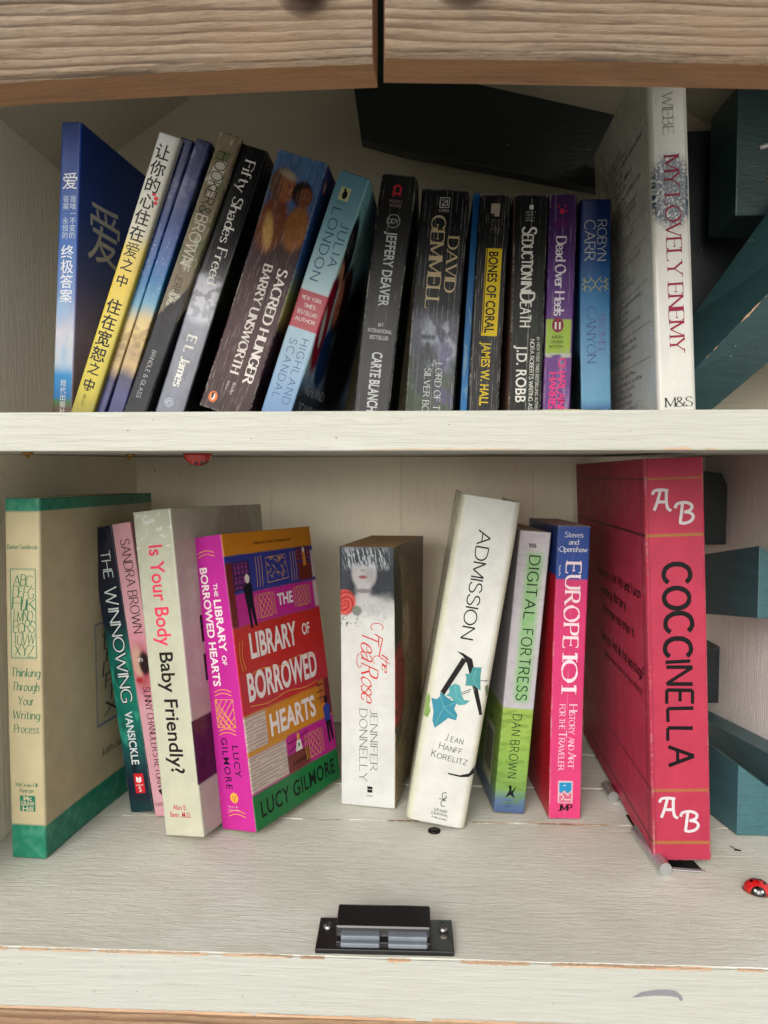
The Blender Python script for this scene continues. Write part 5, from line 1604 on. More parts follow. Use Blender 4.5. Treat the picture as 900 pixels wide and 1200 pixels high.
YL = (226, 160, 40)
MAG = (206, 40, 150)
def p_lib(f, u, v, T, D, H):
    if f == -1: return grad(v / H, [(0, (170, 20, 40)), (1, (180, 20, 44))])
    if f == 0: return grad(v / H, [(0, (214, 48, 160)), (1, (206, 48, 166))])
    x, k = u / D, v / H
    wav = (fbm(u * .03, v * 0 + 3, 96) - .5) * .008
    c = grad(k, [(0, (28, 130, 66)), (1, (28, 130, 66))])
    for lo_, hi_, col in ((.12, .255, MAG), (.255, .385, (226, 146, 40)), (.385, .68, (212, 44, 40)), (.68, .79, MAG), (.79, .925, (54, 60, 150)), (.925, 1.1, (222, 140, 34))):
        m = sm(lo_ + wav - .003, lo_ + wav + .003, k) * (1 - sm(hi_ + wav - .003, hi_ + wav + .003, k))
        c = mixp(c, col, m)
    c = mixp(c, (206, 50, 66), rect(x, k, -1, 2, .39, .52, .03) * .8)
    # paper block drawings
    def pages(c, x0, x1, k0, k1):
        m = rect(x, k, x0, x1, k0, k1, .004)
        c = mixp(c, (226, 205, 192), m)
        return mixp(c, (160, 130, 120), m * (np.sin(v * 2.3 + (fbm(u * .05, v * .05, 97)) * 3) > .55) * .7)
    c = pages(c, -.1, .22, .262, .378); c = pages(c, -.1, .40, .125, .245)
    c = mixp(c, YL, rect(x, k, -.1, .42, .247, .257, .003))
    c = pages(c, .93, 1.1, .80, .915) if False else mixp(c, (222, 200, 196), rect(x, k, .95, 1.2, .685, .785, .004))
    c = mixp(c, (222, 200, 196), rect(x, k, .965, 1.2, .80, .905, .004))
    # bookshelf at the left with rows of books
    c = mixp(c, (120, 40, 40), rect(x, k, -.1, .065, .68, .90, .004))
    c = mixp(c, (60, 30, 90), rect(x, k, .065, .24, .80, .90, .004))
    rows = ((k * 60) % 1 > .35).astype(float)
    c = mixp(c, (150, 60, 130), rect(x, k, .08, .22, .80, .895, .003) * rows * (np.sin(x * 160) > -.4))
    c = mixp(c, (60, 30, 90), rect(x, k, .78, .96, .87, .925, .004))
    c = mixp(c, (170, 70, 60), rect(x, k, .78, .96, .87, .92, .003) * rows * (np.sin(x * 150) > -.3))
    c = mixp(c, (124, 44, 34), rect(x, k, .79, .96, .795, .865, .004))
    c = mixp(c, (130, 60, 50), rect(x, k, .40, .66, .12, .185, .004))
    c = mixp(c, (200, 110, 60), rect(x, k, .86, 1.0, .31, .40, .003)); c = mixp(c, (130, 40, 50), rect(x, k, .93, 1.1, .26, .40, .003))
    c = mixp(c, (20, 16, 26), rect(x, k, .83, .92, .33, .335, .001) + rect(x, k, .83, .92, .355, .36, .001) + rect(x, k, .83, .92, .38, .385, .001))
    return c
b = Book('paperback_book', 'magenta paperback with a bright striped cover titled THE LIBRARY OF BORROWED HEARTS', (-0.1594, 0.1378, 0.0365, 0.2403, 0.1240, -0.4604, -0.1487, -0.0070), 0.0006, p_lib, group=GL, gloss=.35, coat=.1, wear_=.12, see='R', rescov=.8, seed=34)
H_, D_ = b.H, b.D
W2 = (240, 228, 226)
b.ft('THE', 0, 21.6, H_ - 39, 4.2, bold=.012, col=W2, fit=11)
b.ft('LIBRARY', 0, 20.2, H_ - 52, 7.6, bold=.02, col=W2, fit=43)
b.ft('OF', 0, 21.6, H_ - 98, 4.6, bold=.012, col=W2, fit=8)
b.ft('BORROWED HEARTS', 0, 9.2, H_ - 25, 7.6, bold=.02, col=W2, fit=98)
b.ft('LUCY', 0, 21.0, H_ - 171, 6.2, bold=.006, track=1.2, col=(40, 20, 50), name='author_name', fit=26)
b.ft('GILMORE', 0, 10.0, H_ - 165, 6.6, bold=.006, track=1.2, col=(40, 20, 50), name='author_name', fit=42)
YC = (232, 170, 70)
arcs = []
for k, vv_ in ((1, H_ - 14), (1, H_ - 17), (-1, H_ - 128), (-1, H_ - 131), (1, H_ - 160), (1, H_ - 163), (-1, 14), (-1, 11)):
    arcs.append([(9 + i * 1.8, vv_ + k * 2.2 * math.sin(i / 10 * math.pi) * (1 if k > 0 else -1) * (1 if k > 0 else 1)) for i in range(11)])
x0, x1, v0, v1 = 8.5, 27.5, H_ - 157, H_ - 134
arcs.append([(x0, v0), (x0, v1), (x1, v1), (x1, v0), (x0, v0)])
for i in range(4):
    s0 = i * 6.3
    arcs.append([(x0 + min(s0, 19), v0 + max(0, s0 - 19)), (x0 + max(0, s0 - 23), v0 + min(s0, 23))] if s0 > 1 else [(x0, v0), (x1, v1)])
    arcs.append([(x0 + s0 * .9, v0), (x1, v0 + (23 - s0 * 1.1))])
    arcs.append([(x0, v0 + s0), (x1 - s0 * .9, v1)])
    arcs.append([(x1 - s0 * .9, v0), (x0, v1 - s0 * 1.1)])
b.lines(arcs[0:2], .6, 0, YC, 'ornament')
b.lines(arcs[2:4], .6, 0, YC, 'ornament')
b.lines(arcs[4:6], .6, 0, YC, 'ornament')
b.lines(arcs[8:], .6, 0, YC, 'ornament')
b.lines(arcs[6:8], .6, 0, YC, 'ornament')
b.poly(circ(17, H_ - 214, 4.2, 24), 0, YC, 'publisher_logo')
b.lines([[(15, H_ - 212), (17, H_ - 216), (19, H_ - 212)], [(17, H_ - 216), (17, H_ - 217.4)]], .5, 0, (130, 50, 60), 'publisher_logo', up=.2)
for i in range(2): squig(b, 0, 9.5, H_ - 222 - 2.6 * i, 15, 1.5, (236, 190, 200), 340 + i)
# cover lettering
b.ft('THE', 1, .50 * D_, .722 * H_, 10, rot=0, bold=.025, col=W2, fit=.18 * D_)
b.ft('LIBRARY', 1, .14 * D_, .565 * H_, 20, rot=0, bold=.025, col=W2, fit=.53 * D_)
b.ft('OF', 1, .74 * D_, .590 * H_, 10, rot=0, bold=.02, col=W2, fit=.10 * D_)
b.ft('BORROWED', 1, .07 * D_, .425 * H_, 22, rot=0, bold=.025, col=W2, fit=.80 * D_)
b.ft('HEARTS', 1, .25 * D_, .280 * H_, 18, rot=0, bold=.025, col=W2, fit=.54 * D_)
b.ft('LUCY GILMORE', 1, .06 * D_, .035 * H_, 13, rot=0, bold=.014, track=1.1, col=(20, 30, 24), name='author_name', fit=.88 * D_)
b.ft('Inside every book is a beating heart.', 1, .31 * D_, .953 * H_, 2.9, rot=0, bold=.006, col=(40, 24, 16), name='small_print', fit=.44 * D_)
b.ft('a novel', 1, .45 * D_, .142 * H_, 4.6, rot=0, bold=.004, slant=.3, col=(40, 20, 20), name='small_print', fit=.17 * D_)
orn = [[(.08 * D_, .53 * H_), (.06 * D_, .58 * H_), (.08 * D_, .63 * H_)], [(.05 * D_, .53 * H_), (.035 * D_, .58 * H_), (.05 * D_, .63 * H_)],
       [(.13 * D_ + i * .068 * D_, (.512 + .008 * math.sin(i)) * H_) for i in range(12)], [(.08 * D_ + i * .07 * D_, (.402 + .006 * math.sin(i + 2)) * H_) for i in range(12)]]
for xx in (.30, .33, .36, .70, .73, .76):
    orn.append([((xx + .012 * math.sin(q * 2)) * D_, (.80 + .11 * q) * H_) for q in (0, .3, .6, 1)])
orn.append([(.42 * D_, .81 * H_), (.42 * D_, .90 * H_), (.65 * D_, .905 * H_), (.66 * D_, .815 * H_), (.42 * D_, .81 * H_)])
rr = random.Random(5)
for i in range(22):
    x_, y_ = rr.uniform(.44, .63), rr.uniform(.82, .895)
    orn.append([(x_ * D_, y_ * H_), ((x_ + rr.uniform(-.03, .03)) * D_, (y_ + .012) * H_), ((x_ + .02) * D_, (y_ + rr.uniform(-.012, .012)) * H_)])
for bx0, bx1, by0, by1 in ((.30, .43, .692, .775), (.74, .86, .70, .775), (.66, .80, .135, .225)):
    orn.append([(bx0 * D_, by0 * H_), (bx0 * D_, by1 * H_), (bx1 * D_, by1 * H_), (bx1 * D_, by0 * H_), (bx0 * D_, by0 * H_)])
    for i in range(3):
        q = (i + .5) / 3
        orn.append([((bx0 + (bx1 - bx0) * q) * D_, by0 * H_), (bx1 * D_, (by0 + (by1 - by0) * (1 - q)) * H_)])
        orn.append([((bx0 + (bx1 - bx0) * q) * D_, by1 * H_), (bx0 * D_, (by0 + (by1 - by0) * (1 - q)) * H_)])
        orn.append([((bx0 + (bx1 - bx0) * q) * D_, by1 * H_), (bx1 * D_, (by0 + (by1 - by0) * q) * H_)])
        orn.append([((bx0 + (bx1 - bx0) * q) * D_, by0 * H_), (bx0 * D_, (by0 + (by1 - by0) * q) * H_)])
    for e_ in (-.02, -.04, .02, .04):
        xx = bx0 + e_ if e_ < 0 else bx1 + e_
        orn.append([(xx * D_, by0 * H_), ((xx - .004) * D_, (by0 + by1) / 2 * H_), (xx * D_, by1 * H_)])
b.lines(orn, .55, 1, YC, 'ornament')
def fig(cx, cy, h, coat, legs, skin, face=1):
    b.polys([[(cx - .10 * h, cy + .45 * h), (cx - .13 * h, cy + .75 * h), (cx, cy + .84 * h), (cx + .12 * h, cy + .76 * h), (cx + .10 * h, cy + .45 * h)]], 1, coat, 'drawn_figure', up=.14)
    b.polys([[(cx - .09 * h, cy + .46 * h), (cx - .05 * h, cy), (cx + .01 * h, cy), (cx, cy + .4 * h), (cx + .08 * h, cy + .02 * h), (cx + .14 * h, cy + .02 * h), (cx + .10 * h, cy + .46 * h)]], 1, legs, 'drawn_figure', up=.13)
    b.poly(circ(cx, cy + .90 * h, .065 * h, 14, .085 * h), 1, skin, 'drawn_figure', up=.15)
fig(.20 * D_, .665 * H_, 46, (24, 22, 34), (20, 18, 26), (226, 214, 206))
fig(.93 * D_, .155 * H_, 44, (50, 70, 160), (22, 20, 30), (30, 20, 24))
b.polys([[(.86 * D_, .85 * H_), (.90 * D_, .85 * H_), (.895 * D_, .90 * H_), (.865 * D_, .90 * H_)]], 1, (214, 140, 50), 'drawn_figure', up=.14)
b.poly(circ(.88 * D_, .91 * H_, 2.0, 12, 2.6), 1, (236, 220, 200), 'drawn_figure', up=.15)
b.polys([[(.50 * D_, .185 * H_), (.58 * D_, .185 * H_), (.565 * D_, .222 * H_), (.52 * D_, .222 * H_)]], 1, (236, 230, 220), 'drawn_figure', up=.14)
b.poly(circ(.542 * D_, .235 * H_, 2.0, 12, 3.4), 1, (226, 160, 70), 'drawn_figure', up=.15)
b.poly(circ(.542 * D_, .205 * H_, 1.3, 10, 2), 1, (40, 130, 60), 'drawn_figure', up=.17)
b.lines([[(.42 * D_, .195 * H_), (.51 * D_, .205 * H_)], [(.57 * D_, .205 * H_), (.66 * D_, .21 * H_)], [(.42 * D_, .225 * H_), (.52 * D_, .228 * H_)], [(.57 * D_, .23 * H_), (.66 * D_, .24 * H_)]], .8, 1, (30, 20, 30), 'drawn_figure')

def p_tea(f, u, v, T, D, H):
    c = grad(v / H, [(0, (228, 229, 226)), (1, (228, 229, 226))]) * np.ones((len(u), 1))
    if f == 0:
        p = np.clip((H - v) / 62, 0, 2)
        bg = mixp(c, (34, 40, 50), np.ones(len(u)))
        m = 1 - sm(.62, 1.0, p + (fbm(u * .1, v * .1, 98) - .5) * .3)
        c = mixp(c, (40, 48, 60), m)
        c = mixp(c, (196, 194, 196), ell(u, v, 22, H - 22, 12.5, 17, .25))                 # face
        c = mixp(c, (150, 146, 150), ell(u, v, 27, H - 24, 7, 12, .8) * .5)
        c = mixp(c, (200, 198, 200), rect(u, v, 15, 27, H - 52, H - 32, 3))                 # neck
        c = mixp(c, (110, 108, 114), ell(u, v, 21, H - 38.5, 10, 2.6, .6) * .8)
        c = mixp(c, (206, 206, 206), ell(u, v, 27, H - 60, 28, 20, .35) * sm(H - 36, H - 44, v))
        c = mixp(c, (52, 60, 72), ell(u, v, 3, H - 24, 8, 18, .3)); c = mixp(c, (40, 48, 60), ell(u, v, 44, H - 22, 11, 17, .3))
        c = mixp(c, (168, 96, 104), ell(u, v, 21, H - 26.4, 4.6, 1.9, .4))                  # lips
        c = mixp(c, (120, 60, 70), ell(u, v, 21, H - 26.3, 4.4, .5, .4))
        c = mixp(c, (130, 126, 130), ell(u, v, 20.6, H - 20.6, 2.2, 1.0, .6) * .8)
        hat = rect(u, v, -5, T + 5, H - 16, H + 5, 2.5) * (u > -1)
        c = mixp(c, (52, 60, 72), hat)
        fr = (fbm(u * .9 + v * .25, v * .16, 99, 3) > .52).astype(float) * rect(u, v, 4, 44, H - 19, H - 1, 3)
        c = mixp(c, (204, 212, 220), fr * .85)
        c = mixp(c, (228, 229, 226), sm(52, 66, H - v))
        lace = (fbm(u * .8, v * .8, 100, 2) > .60) * rect(u, v, 14, 44, H - 66, H - 46, 4)
        c = mixp(c, (176, 180, 184), lace * .5)
        rose = ell(u, v, 4, H - 49, 11, 12, .2)
        sp = np.sin(np.hypot(u - 4, v - (H - 49)) * 1.6 + np.arctan2(v - (H - 49), u - 4) * 3 + fbm(u * .2, v * .2, 101) * 4)
        c = mixp(c, (222, 70, 62), rose); c = mixp(c, (160, 30, 34), rose * sm(0, .9, sp) * .7); c = mixp(c, (240, 120, 106), rose * sm(.2, .95, -sp) * .6)
        c = mixp(c, (120, 130, 116), ell(u, v, 15, H - 56, 5, 5, .3) * .9)
        c = mixp(c, (70, 80, 74), (fbm(u * .5, v * .5, 102, 2) > .62) * rect(u, v, -1, 16, H - 70, H - 60, 2) * .8)
    elif f == 1:
        c = grad(v / H, [(0, (190, 168, 122)), (.5, (176, 146, 100)), (1, (130, 112, 88))])
        c = mixp(c, (40, 44, 34), ell(u, v, 4, H * .74, 30, 62, .3))
        c = mixp(c, (210, 180, 140), ell(u, v, 52, H * .66, 18, 26, .4))
        c = mixp(c, (60, 64, 40), ell(u, v, 10, H * .38, 34, 40, .4) * sm(.35, .5, fbm(u * .08, v * .08, 103)))
        rose = ell(u, v, 14, H * .46, 30, 40, .2)
        sp = np.sin(np.hypot((u - 14), (v - H * .46)) * .5 + np.arctan2(v - H * .46, u - 14) * 2)
        c = mixp(c, (196, 40, 36), rose); c = mixp(c, (110, 20, 20), rose * sm(0, .9, sp) * .8)
        c = mixp(c, (90, 76, 50), sm(.5, .75, fbm(u * .05, v * .08, 104)) * rect(u, v, -2, 200, 20, H * .3, 8) * .5)
    return c
b = Book('paperback_book', 'thick white paperback titled the Tea Rose with a veiled woman at its top', (-0.0666, 0.1897, 0.0492, 0.2295, 0.1300, -0.17, -0.0045, 0), 0.0006, p_tea, group=GL, gloss=.25, coat=.3, wear_=.1, see='R', res=(.35, .55), pages=(190, 150, 105), flare=4, seed=35)
RD = (206, 44, 40)
b.st('the', 0, 37.0, b.H - 92, 7.2, wt=.11, contrast=.6, slant=.45, track=.05, col=RD, fit=15)
b.st('T', 0, 19.5, b.H - 73, 15, wt=.12, contrast=.5, slant=.35, col=RD)
b.st('ea', 0, 18.5, b.H - 83, 15.5, wt=.09, contrast=.6, slant=.45, track=.05, col=RD, fit=15)
b.st('R', 0, 18.5, b.H - 102, 15, wt=.11, contrast=.55, slant=.4, col=RD)
b.st('ose', 0, 18.5, b.H - 113, 14.5, wt=.09, contrast=.6, slant=.45, track=.05, col=RD, fit=21)
sw = []
for (uc, vc, a, c_, t0, t1) in ((33, b.H - 70, 5.5, 3.6, -.6, 3.9), (17.0, b.H - 100, 2.4, 6, 1.5, 5.6), (33, b.H - 99, 4.0, 4.0, .2, 4.0)):
    sw.append([(uc + a * math.cos(t), vc + c_ * math.sin(t)) for t in np.linspace(t0, t1, 26)])
b.lines(sw, .65, 0, RD, 'title')
b.lines([[(31, b.H - 76), (38, b.H - 80), (36, b.H - 88), (34.5, b.H - 96)]], 1.0, 0, RD, 'title')
b.st('JENNIFER', 0, 26.6, b.H - 143, 6.4, wt=.075, contrast=.45, serif=.14, track=.2, col=(96, 98, 100), name='author_name', fit=54)
b.st('DONNELLY', 0, 16.8, b.H - 143, 7.0, wt=.075, contrast=.45, serif=.14, track=.2, col=(96, 98, 100), name='author_name', fit=64)
b.polys([rc(24, 28.6, b.H - 217, b.H - 214.4), rc(24, 28.6, b.H - 214, b.H - 211.6)], 0, (20, 20, 20), 'publisher_logo')
squig(b, 0, 23.6, b.H - 220.6, 5.6, 1.6, (50, 50, 50), 351)

def p_adm(f, u, v, T, D, H):
    c = grad(v / H, [(0, (232, 233, 226)), (1, (234, 235, 230))]) * np.ones((len(u), 1))
    if f == 0:
        c = mixp(c, (222, 224, 190), (1 - sm(0, 8, u)) * .7)
        c = mixp(c, (226, 226, 200), sm(T - 3, T, u) * .5)
    else:
        c = mixp(c, (214, 214, 176), np.ones(len(u)) * .6)
        c = mixp(c, (110, 110, 90), (np.sin(v * 1.6) > .6) * rect(u, v, 8, 60, H * .55, H * .9, 4) * .4)
    return c
b = Book('hardcover_book', 'white hardcover titled ADMISSION, leaning right, with ivy on a big letter A', (-0.0086, 0.1486, 0.0497, 0.2728, 0.1600, -0.0297, 0.1620, 0), 0.0006, p_adm, group=GL, gloss=.28, coat=.3, hard=True, bulge=0.7, corner=5.5, wear_=.05, see='L', seed=36)
def af(x, y):
    v = b.H * (1 - (y - 40) / 1090.0)
    xl = 447 - 175 * (y - 28) / 1087.0; xr = 665 - 203 * (y - 55) / 1085.0
    return ((x - xl) / (xr - xl) * b.T, v)
b.st('ADMISSION', 0, 19.5, b.H - 27, 10.2, wt=.085, track=.15, col=(24, 24, 24), fit=89)
K = (26, 24, 26)
b.polys([[af(*p) for p in ((385, 690), (460, 566), (474, 576), (398, 700))], [af(*p) for p in ((440, 549), (462, 552), (494, 566), (524, 716), (526, 742), (517, 744), (476, 584), (462, 562))]], 0, K, 'letter_shape')
b.polys([[af(*p) for p in ((409, 952), (450, 953), (480, 942), (497, 918), (500, 912), (497, 938), (478, 954), (452, 959), (412, 957))]], 0, K, 'letter_shape')
L1, L2, L3 = (58, 138, 158), (84, 160, 166), (74, 146, 150)
b.polys([[af(*p) for p in ((384, 692), (400, 700), (420, 712), (442, 714), (432, 738), (443, 756), (438, 775), (412, 772), (392, 790), (366, 813), (358, 790), (362, 760), (354, 716), (372, 718), (384, 706))]], 0, L1, 'ivy_leaf', up=.2)
b.polys([[af(*p) for p in ((436, 655), (452, 660), (458, 690), (466, 704), (486, 702), (470, 718), (448, 724), (430, 714), (424, 702), (404, 700), (416, 688), (414, 670))]], 0, L2, 'ivy_leaf', up=.2)
b.polys([[af(*p) for p in ((496, 592), (526, 588), (522, 620), (522, 664), (500, 652), (470, 656), (474, 630), (470, 618), (488, 614))]], 0, L3, 'ivy_leaf', up=.2)
b.polys([[af(*p) for p in ((330, 714), (344, 702), (350, 722), (346, 740), (352, 760), (342, 782), (330, 778), (332, 752))]], 0, (128, 160, 84), 'ivy_leaf', up=.2)
b.polys([[af(*p) for p in ((538, 648), (547, 640), (548, 672), (541, 678))]], 0, (80, 90, 66), 'ivy_leaf', up=.2)
b.lines([[af(*p) for p in ((400, 722), (430, 700))], [af(*p) for p in ((452, 684), (490, 664))], [af(*p) for p in ((520, 632), (548, 628))], [af(*p) for p in ((454, 690), (486, 672))]], .6, 0, (70, 80, 96), 'ivy_stem')
b.lines([[af(*p) for p in ((384, 700), (396, 740), (368, 800))], [af(*p) for p in ((396, 740), (436, 768))], [af(*p) for p in ((396, 740), (436, 718))], [af(*p) for p in ((436, 662), (440, 700), (466, 712))], [af(*p) for p in ((508, 600), (496, 630), (512, 656))]], .35, 0, (130, 190, 200), 'ivy_vein', up=.3)
for i, (t, x, y, w_) in enumerate((('JEAN', 400, 846, 15), ('HANFF', 380, 878, 19), ('KORELITZ', 354, 908, 30))):
    uu_, vv_ = af(x, y)
    o = b.st(t[0], 0, uu_, vv_, 5.8, rot=-4, wt=.085, track=.12, col=(44, 44, 46), name='author_name')
    b.st(t[1:], 0, uu_ + 4.8, vv_ - .4, 4.2, rot=-4, wt=.10, track=.22, col=(44, 44, 46), name='author_name', fit=w_ - 5)
uu_, vv_ = af(396, 1040)
b.st('G', 0, uu_, vv_, 5.2, rot=0, wt=.11, col=K, name='publisher_logo', align='c'); b.st('C', 0, uu_, vv_ - 6.6, 5.2, rot=0, wt=.11, col=K, name='publisher_logo', align='c')
b.lines([[(uu_ - 4, vv_ - .8), (uu_ + 1.5, vv_ - .8)]], .5, 0, K, 'publisher_logo')
for i, (t, w_) in enumerate((('GRAND', 10.5), ('CENTRAL', 14), ('PUBLISHING', 12.5))):
    b.st(t, 0, uu_ - 1.0, vv_ - 11.4 - i * 3.2, 2.0 if i < 2 else 1.4, rot=-3, wt=.16, track=.3, col=(50, 50, 50), name='publisher_name', align='c', fit=w_)

def p_dig(f, u, v, T, D, H):
    c = grad(v / H, [(0, (84, 104, 150)), (.045, (96, 124, 160)), (.085, (130, 170, 90)), (.2, (150, 190, 84)), (.372, (166, 196, 92)), (.378, (204, 200, 208)), (1, (214, 208, 212))])
    nz = fbm(u * .1, v * .35, 110)
    c = mixp(c, (110, 150, 60), sm(.5, .7, nz) * rect(u, v, -5, 300, 8, H * .372, 2) * .6)
    c = mixp(c, (196, 186, 200), sm(.5, .7, nz) * rect(u, v, -5, 300, H * .38, H + 4, 2) * .5)
    if f == 0:
        g = rect(u, v, 8.0, 21.5, H - 147, H - 18, 3.5)
        g = g * (.55 + .6 * fbm(u * .4, v * .25, 111))
        c = mixp(c, (120, 200, 90), np.clip(g, 0, 1) * .8)
    return c
b = Book('paperback_book', 'white and green paperback titled DIGITAL FORTRESS by DAN BROWN', (0.0667, 0.1751, 0.0269, 0.2439, 0.1300, 0.0840, 0.0859, 0), 0.0006, p_dig, group=GL, gloss=.3, coat=.2, wear_=.15, see='L', pages=(200, 170, 140), seed=37)
b.st('DIGITAL', 0, 10.4, b.H - 21, 9.0, wt=.10, track=.26, xs=.9, col=(22, 44, 26), fit=54)
b.st('FORTRESS', 0, 10.4, b.H - 84, 9.0, wt=.10, track=.26, xs=.9, col=(22, 44, 26), fit=61)
b.st('DAN BROWN', 0, 9.4, b.H - 158, 7.4, wt=.09, track=.28, xs=.9, col=(28, 44, 28), name='author_name', fit=55)
b.lines([[(9.5 + k * 1.6 + .6 * math.sin(i * 1.3), b.H - 14 + i * .9) for i in range(5)] for k in range(4)], .9, 0, (20, 24, 22), 'publisher_logo')
b.polys([[(9, b.H - 231), (12, b.H - 224), (11, b.H - 220), (13.5, b.H - 220), (14, b.H - 225), (18, b.H - 220), (15.5, b.H - 226.5), (17.5, b.H - 231), (13, b.H - 228)]], 0, (18, 22, 20), 'publisher_logo')
for i in range(3): squig(b, 0, 9.5, b.H - 234 - 2.5 * i, 9, 1.5, (40, 60, 70), 370 + i)
b.polys([rc(b.D - 60, b.D - 22, 14, 66)], -1, (206, 206, 176), 'barcode_panel')
b.polys([rc(b.D - 56 + i * 1.7, b.D - 56 + i * 1.7 + .4 + .5 * ((i * 7) % 3), 24, 60) for i in range(18)], -1, (30, 34, 24), 'barcode_panel', up=.16)

def p_eur(f, u, v, T, D, H):
    if f != 0:
        return grad(v / H, [(0, (206, 24, 44)), (.83, (200, 24, 48)), (.835, (36, 70, 150)), (1, (34, 66, 144))])
    c = grad(v / H, [(0, (232, 70, 130)), (.818, (226, 62, 124)), (.822, (44, 84, 170)), (1, (42, 76, 158))])
    c = creases(c, u, v, [T * .50], .3, .45, (246, 190, 214), 112, .42)
    pic = rect(u, v, 7.6, 19.8, 14, 32.5, .2)
    inn = rect(u, v, 8.4, 19.0, 14.8, 31.7, .2)
    c = mixp(c, (238, 226, 226), pic)
    sky_ = rect(u, v, 8.4, 19.0, 22.4, 31.7, .2)
    c = mixp(c, (220, 110, 140), inn)
    c = mixp(c, (40, 150, 206), sky_ * (v > 22.6 + 1.6 * np.sin(u * 1.1)).astype(float))
    c = mixp(c, (240, 232, 230), inn * (np.abs(v - 22.2 - 1.4 * np.sin(u * 1.1)) < .5))
    return c
b = Book('paperback_book', 'pink paperback with a blue top titled EUROPE 101, beside the big red binder', (0.1125, 0.1686, 0.0274, 0.2491, 0.1200, 0.0451, 0.0213, 0), 0.0006, p_eur, group=GL, gloss=.35, coat=.1, wear_=.6, see='L', pages=(196, 160, 150), seed=38)
for i, (t, w_) in enumerate((('Steves', 15), ('and', 8), ('Openshaw', 23))):
    b.st(t, 0, 13.7, b.H - 9.4 - i * 6.1, 4.4, rot=0, wt=.12, contrast=.5, serif=.16, track=.1, col=(222, 226, 232), name='author_name', align='c', fit=w_)
b.st('EUROPE', 0, 8.2, b.H - 31, 12.6, wt=.15, contrast=.6, serif=.26, track=.2, col=(244, 222, 228), fit=71)
b.st('101', 0, 8.2, b.H - 107, 12.6, wt=.12, contrast=.6, serif=.3, track=.14, col=(244, 222, 228), fit=31)
for t, uu_, a, s_, w_ in (('H', 15.4, 151, 6.6, 5), ('ISTORY', 15.4, 157, 4.8, 19), ('AND', 15.4, 179, 4.8, 10.5), ('A', 15.4, 192, 6.6, 5), ('RT', 15.4, 197, 4.8, 8.5),
                          ('FOR THE', 7.2, 151, 4.8, 21), ('T', 7.2, 174, 6.6, 5), ('RAVELER', 7.2, 180, 4.8, 27)):
    b.st(t, 0, uu_, b.H - a, s_, wt=.12, contrast=.5, serif=.2, track=.09, col=(240, 206, 218), name='subtitle', fit=w_)
b.st('JMP', 0, 13.7, 7.0, 5.4, rot=0, wt=.19, contrast=.3, track=.1, col=(24, 16, 20), name='publisher_name', align='c', fit=11.5)
b.lines([[(10.2, 16), (12.6, 19), (11, 20.4)], [(12.6, 17), (14, 16.4), (18.4, 16.6)], [(12, 28.8), (14, 28.8)]], .6, 0, (240, 236, 234), 'publisher_logo')
squig(b, 0, 2.2, b.H - 33, 10, 1.8, (226, 226, 232), 380, rot=-90)
b.lines([[(b.D - 22 - i * 6, 40 + i * 6), (b.D - 26 - i * 6, 49 + i * 6)] for i in range(3)], .5, -1, (226, 120, 130), 'scratch')

def p_coc(f, u, v, T, D, H):
    c = grad(v / H, [(0, (196, 58, 86)), (1, (194, 56, 84))])
    c = c * (.9 + .2 * fbm(u * .05, v * .05, 113))[:, None] * (.95 + .1 * vn(u * 1.4, v * 1.4, 114))[:, None]
    if f == 0:
        for k, w_ in ((H - 15, .8), (H - 56.5, .8), (H - 247, .9), (H - 286.5, .8)):
            c = mixp(c, (176, 122, 60), rect(u, v, -5, T + 5, k - w_, k + w_, .3))
        c = mixp(c, (120, 24, 44), (1 - sm(.3, .9, np.abs(u - 2.2))) * .35)
    else:
        c = c * 1.15
        c = mixp(c, (110, 30, 52), (1 - sm(.8, 2.6, np.abs(u - 10))) * .55)
        c = mixp(c, (226, 120, 140), sm(.62, .75, fbm(u * .05, v * .4, 115)) * .25)
        for k in (H - 15, H - 56.5, H - 247, H - 286.5):
            c = mixp(c, (88, 40, 40), rect(u, v, -5, D + 5, k - .7, k + .7, .3))
    return c
b = Book('ring_binder', 'big red binder hand lettered COCCINELLA in black marker, with white A B at both ends', (0.1777, 0.0990, 0.0423, 0.3001, 0.2670, -0.0343, -0.0409, 0.0037), 0.004, p_coc, cat='binder', gloss=.5, hard=True, corner=1.8, wear_=.45, see='L', pages=(205, 200, 190), seed=39)
mk = dict(jit=.04, rough=.05)
b.st('COCCINELLA', 0, 12.6, b.H - 78, 18.5, wt=.175, track=.2, xs=.95, col=(14, 12, 14), fit=150, **mk)
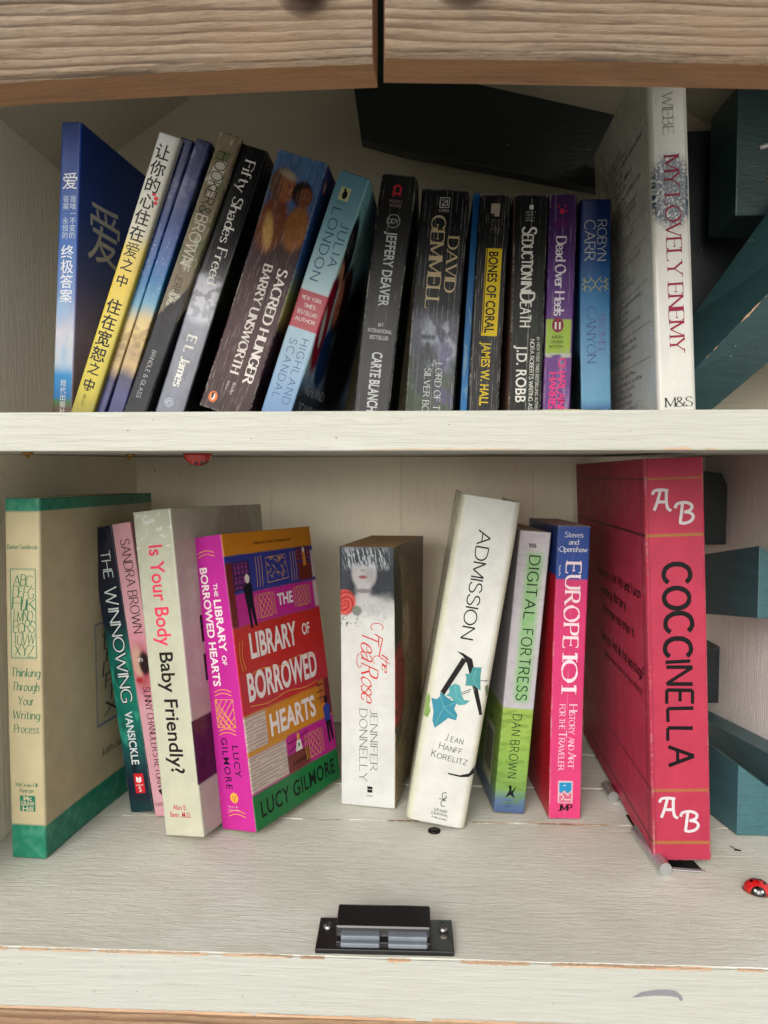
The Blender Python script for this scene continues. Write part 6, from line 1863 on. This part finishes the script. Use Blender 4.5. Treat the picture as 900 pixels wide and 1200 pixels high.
for uu_, vv_, t in ((6.5, b.H - 38.0, 'A'), (23.8, b.H - 47.5, 'B'), (6.5, b.H - 267.5, 'A'), (22.8, b.H - 277.5, 'B')):
    q = (214, 208, 212)
    if t == 'A':
        pth = [[(0, 0), (2.6, 7), (4.6, 14.6), (5.4, 16)], [(-1.0, 12.6), (0.6, 15.6), (5.4, 16.2), (10.6, 15.4)], [(9.2, 15.6), (9.0, 8), (9.8, 1.6), (12.4, -.6)], [(2.4, 6.6), (9.2, 6.6)]]
    else:
        pth = [[(-2.4, 11.6), (-1.2, 14.6), (2.4, 15.8), (6.4, 15.6), (9.6, 13.4), (8.8, 10.0), (4.4, 8.2)], [(3.0, 15.4), (2.0, 7), (1.0, 0)], [(4.0, 8.4), (8.6, 7.4), (10.6, 4.4), (8.6, 1.0), (4.0, -.6), (0.4, .2)]]
    pp = []
    for p in pth:
        c_ = cr(p, False, 4)
        pp.append([(uu_ + x * .98, vv_ + y * .92) for x, y in c_])
    b.lines(pp, 2.1, 0, q, 'marker_letter', up=.2)
D_ = b.D
for t, uend, vv_, s_, w_ in (('Welcome to the 14th and Yukon', 18, 194, 8.6, 150), ('lending library.', 62, 177, 8.6, 92), ('We hope you enjoy it.', 38, 160, 8.6, 110), ('Can you find all the ladybugs?', 12, 133, 9.0, 150), ('(please leave them for the others)', 20, 119, 5.6, 128)):
    b.st(t, -1, D_ - uend, vv_, s_, rot=0, wt=.17 if s_ > 6 else .14, track=.12, col=(16, 8, 12), name='handwriting', align='r', jit=.035, rough=.15, fit=w_)
squig_ = None

# chrome foot of the binder: two rolled edges and a black tongue
ms = empty('metal_binder_foot', (.1765, .087, 0)); tag(ms, 'chrome rolled foot with black tongue under the red binder', 'metal foot')
chrome = flat((230, 234, 236), .30, .85)
def rod(name, p0, p1, r):
    return tube(name, [Vector(p0), Vector(p1)], r, chrome, ms, 24)
rod('rolled_edge', (.0056, -.0020, .0048), (.0020, .0560, .0048), .0046)
rod('rolled_edge', (.0002, .1180, .0048), (-.0006, .1420, .0048), .0046)
prism('tongue', [(.003, .0075, .0012), (.034, .0040, .0012), (.034, .0040, .0020), (.003, .0075, .0020)], [(.003, .09, .0012), (.022, .09, .0012), (.022, .09, .0020), (.003, .09, .0020)], flat((18, 20, 22), .25, coat=.5), ms, 0.0002)
prism('tongue_rim', [(.003, .0055, .0006), (.036, .0020, .0006), (.036, .0020, .0014), (.003, .0055, .0014)], [(.003, .0078, .0006), (.036, .0043, .0006), (.036, .0043, .0014), (.003, .0078, .0014)], chrome, ms, 0.0001)
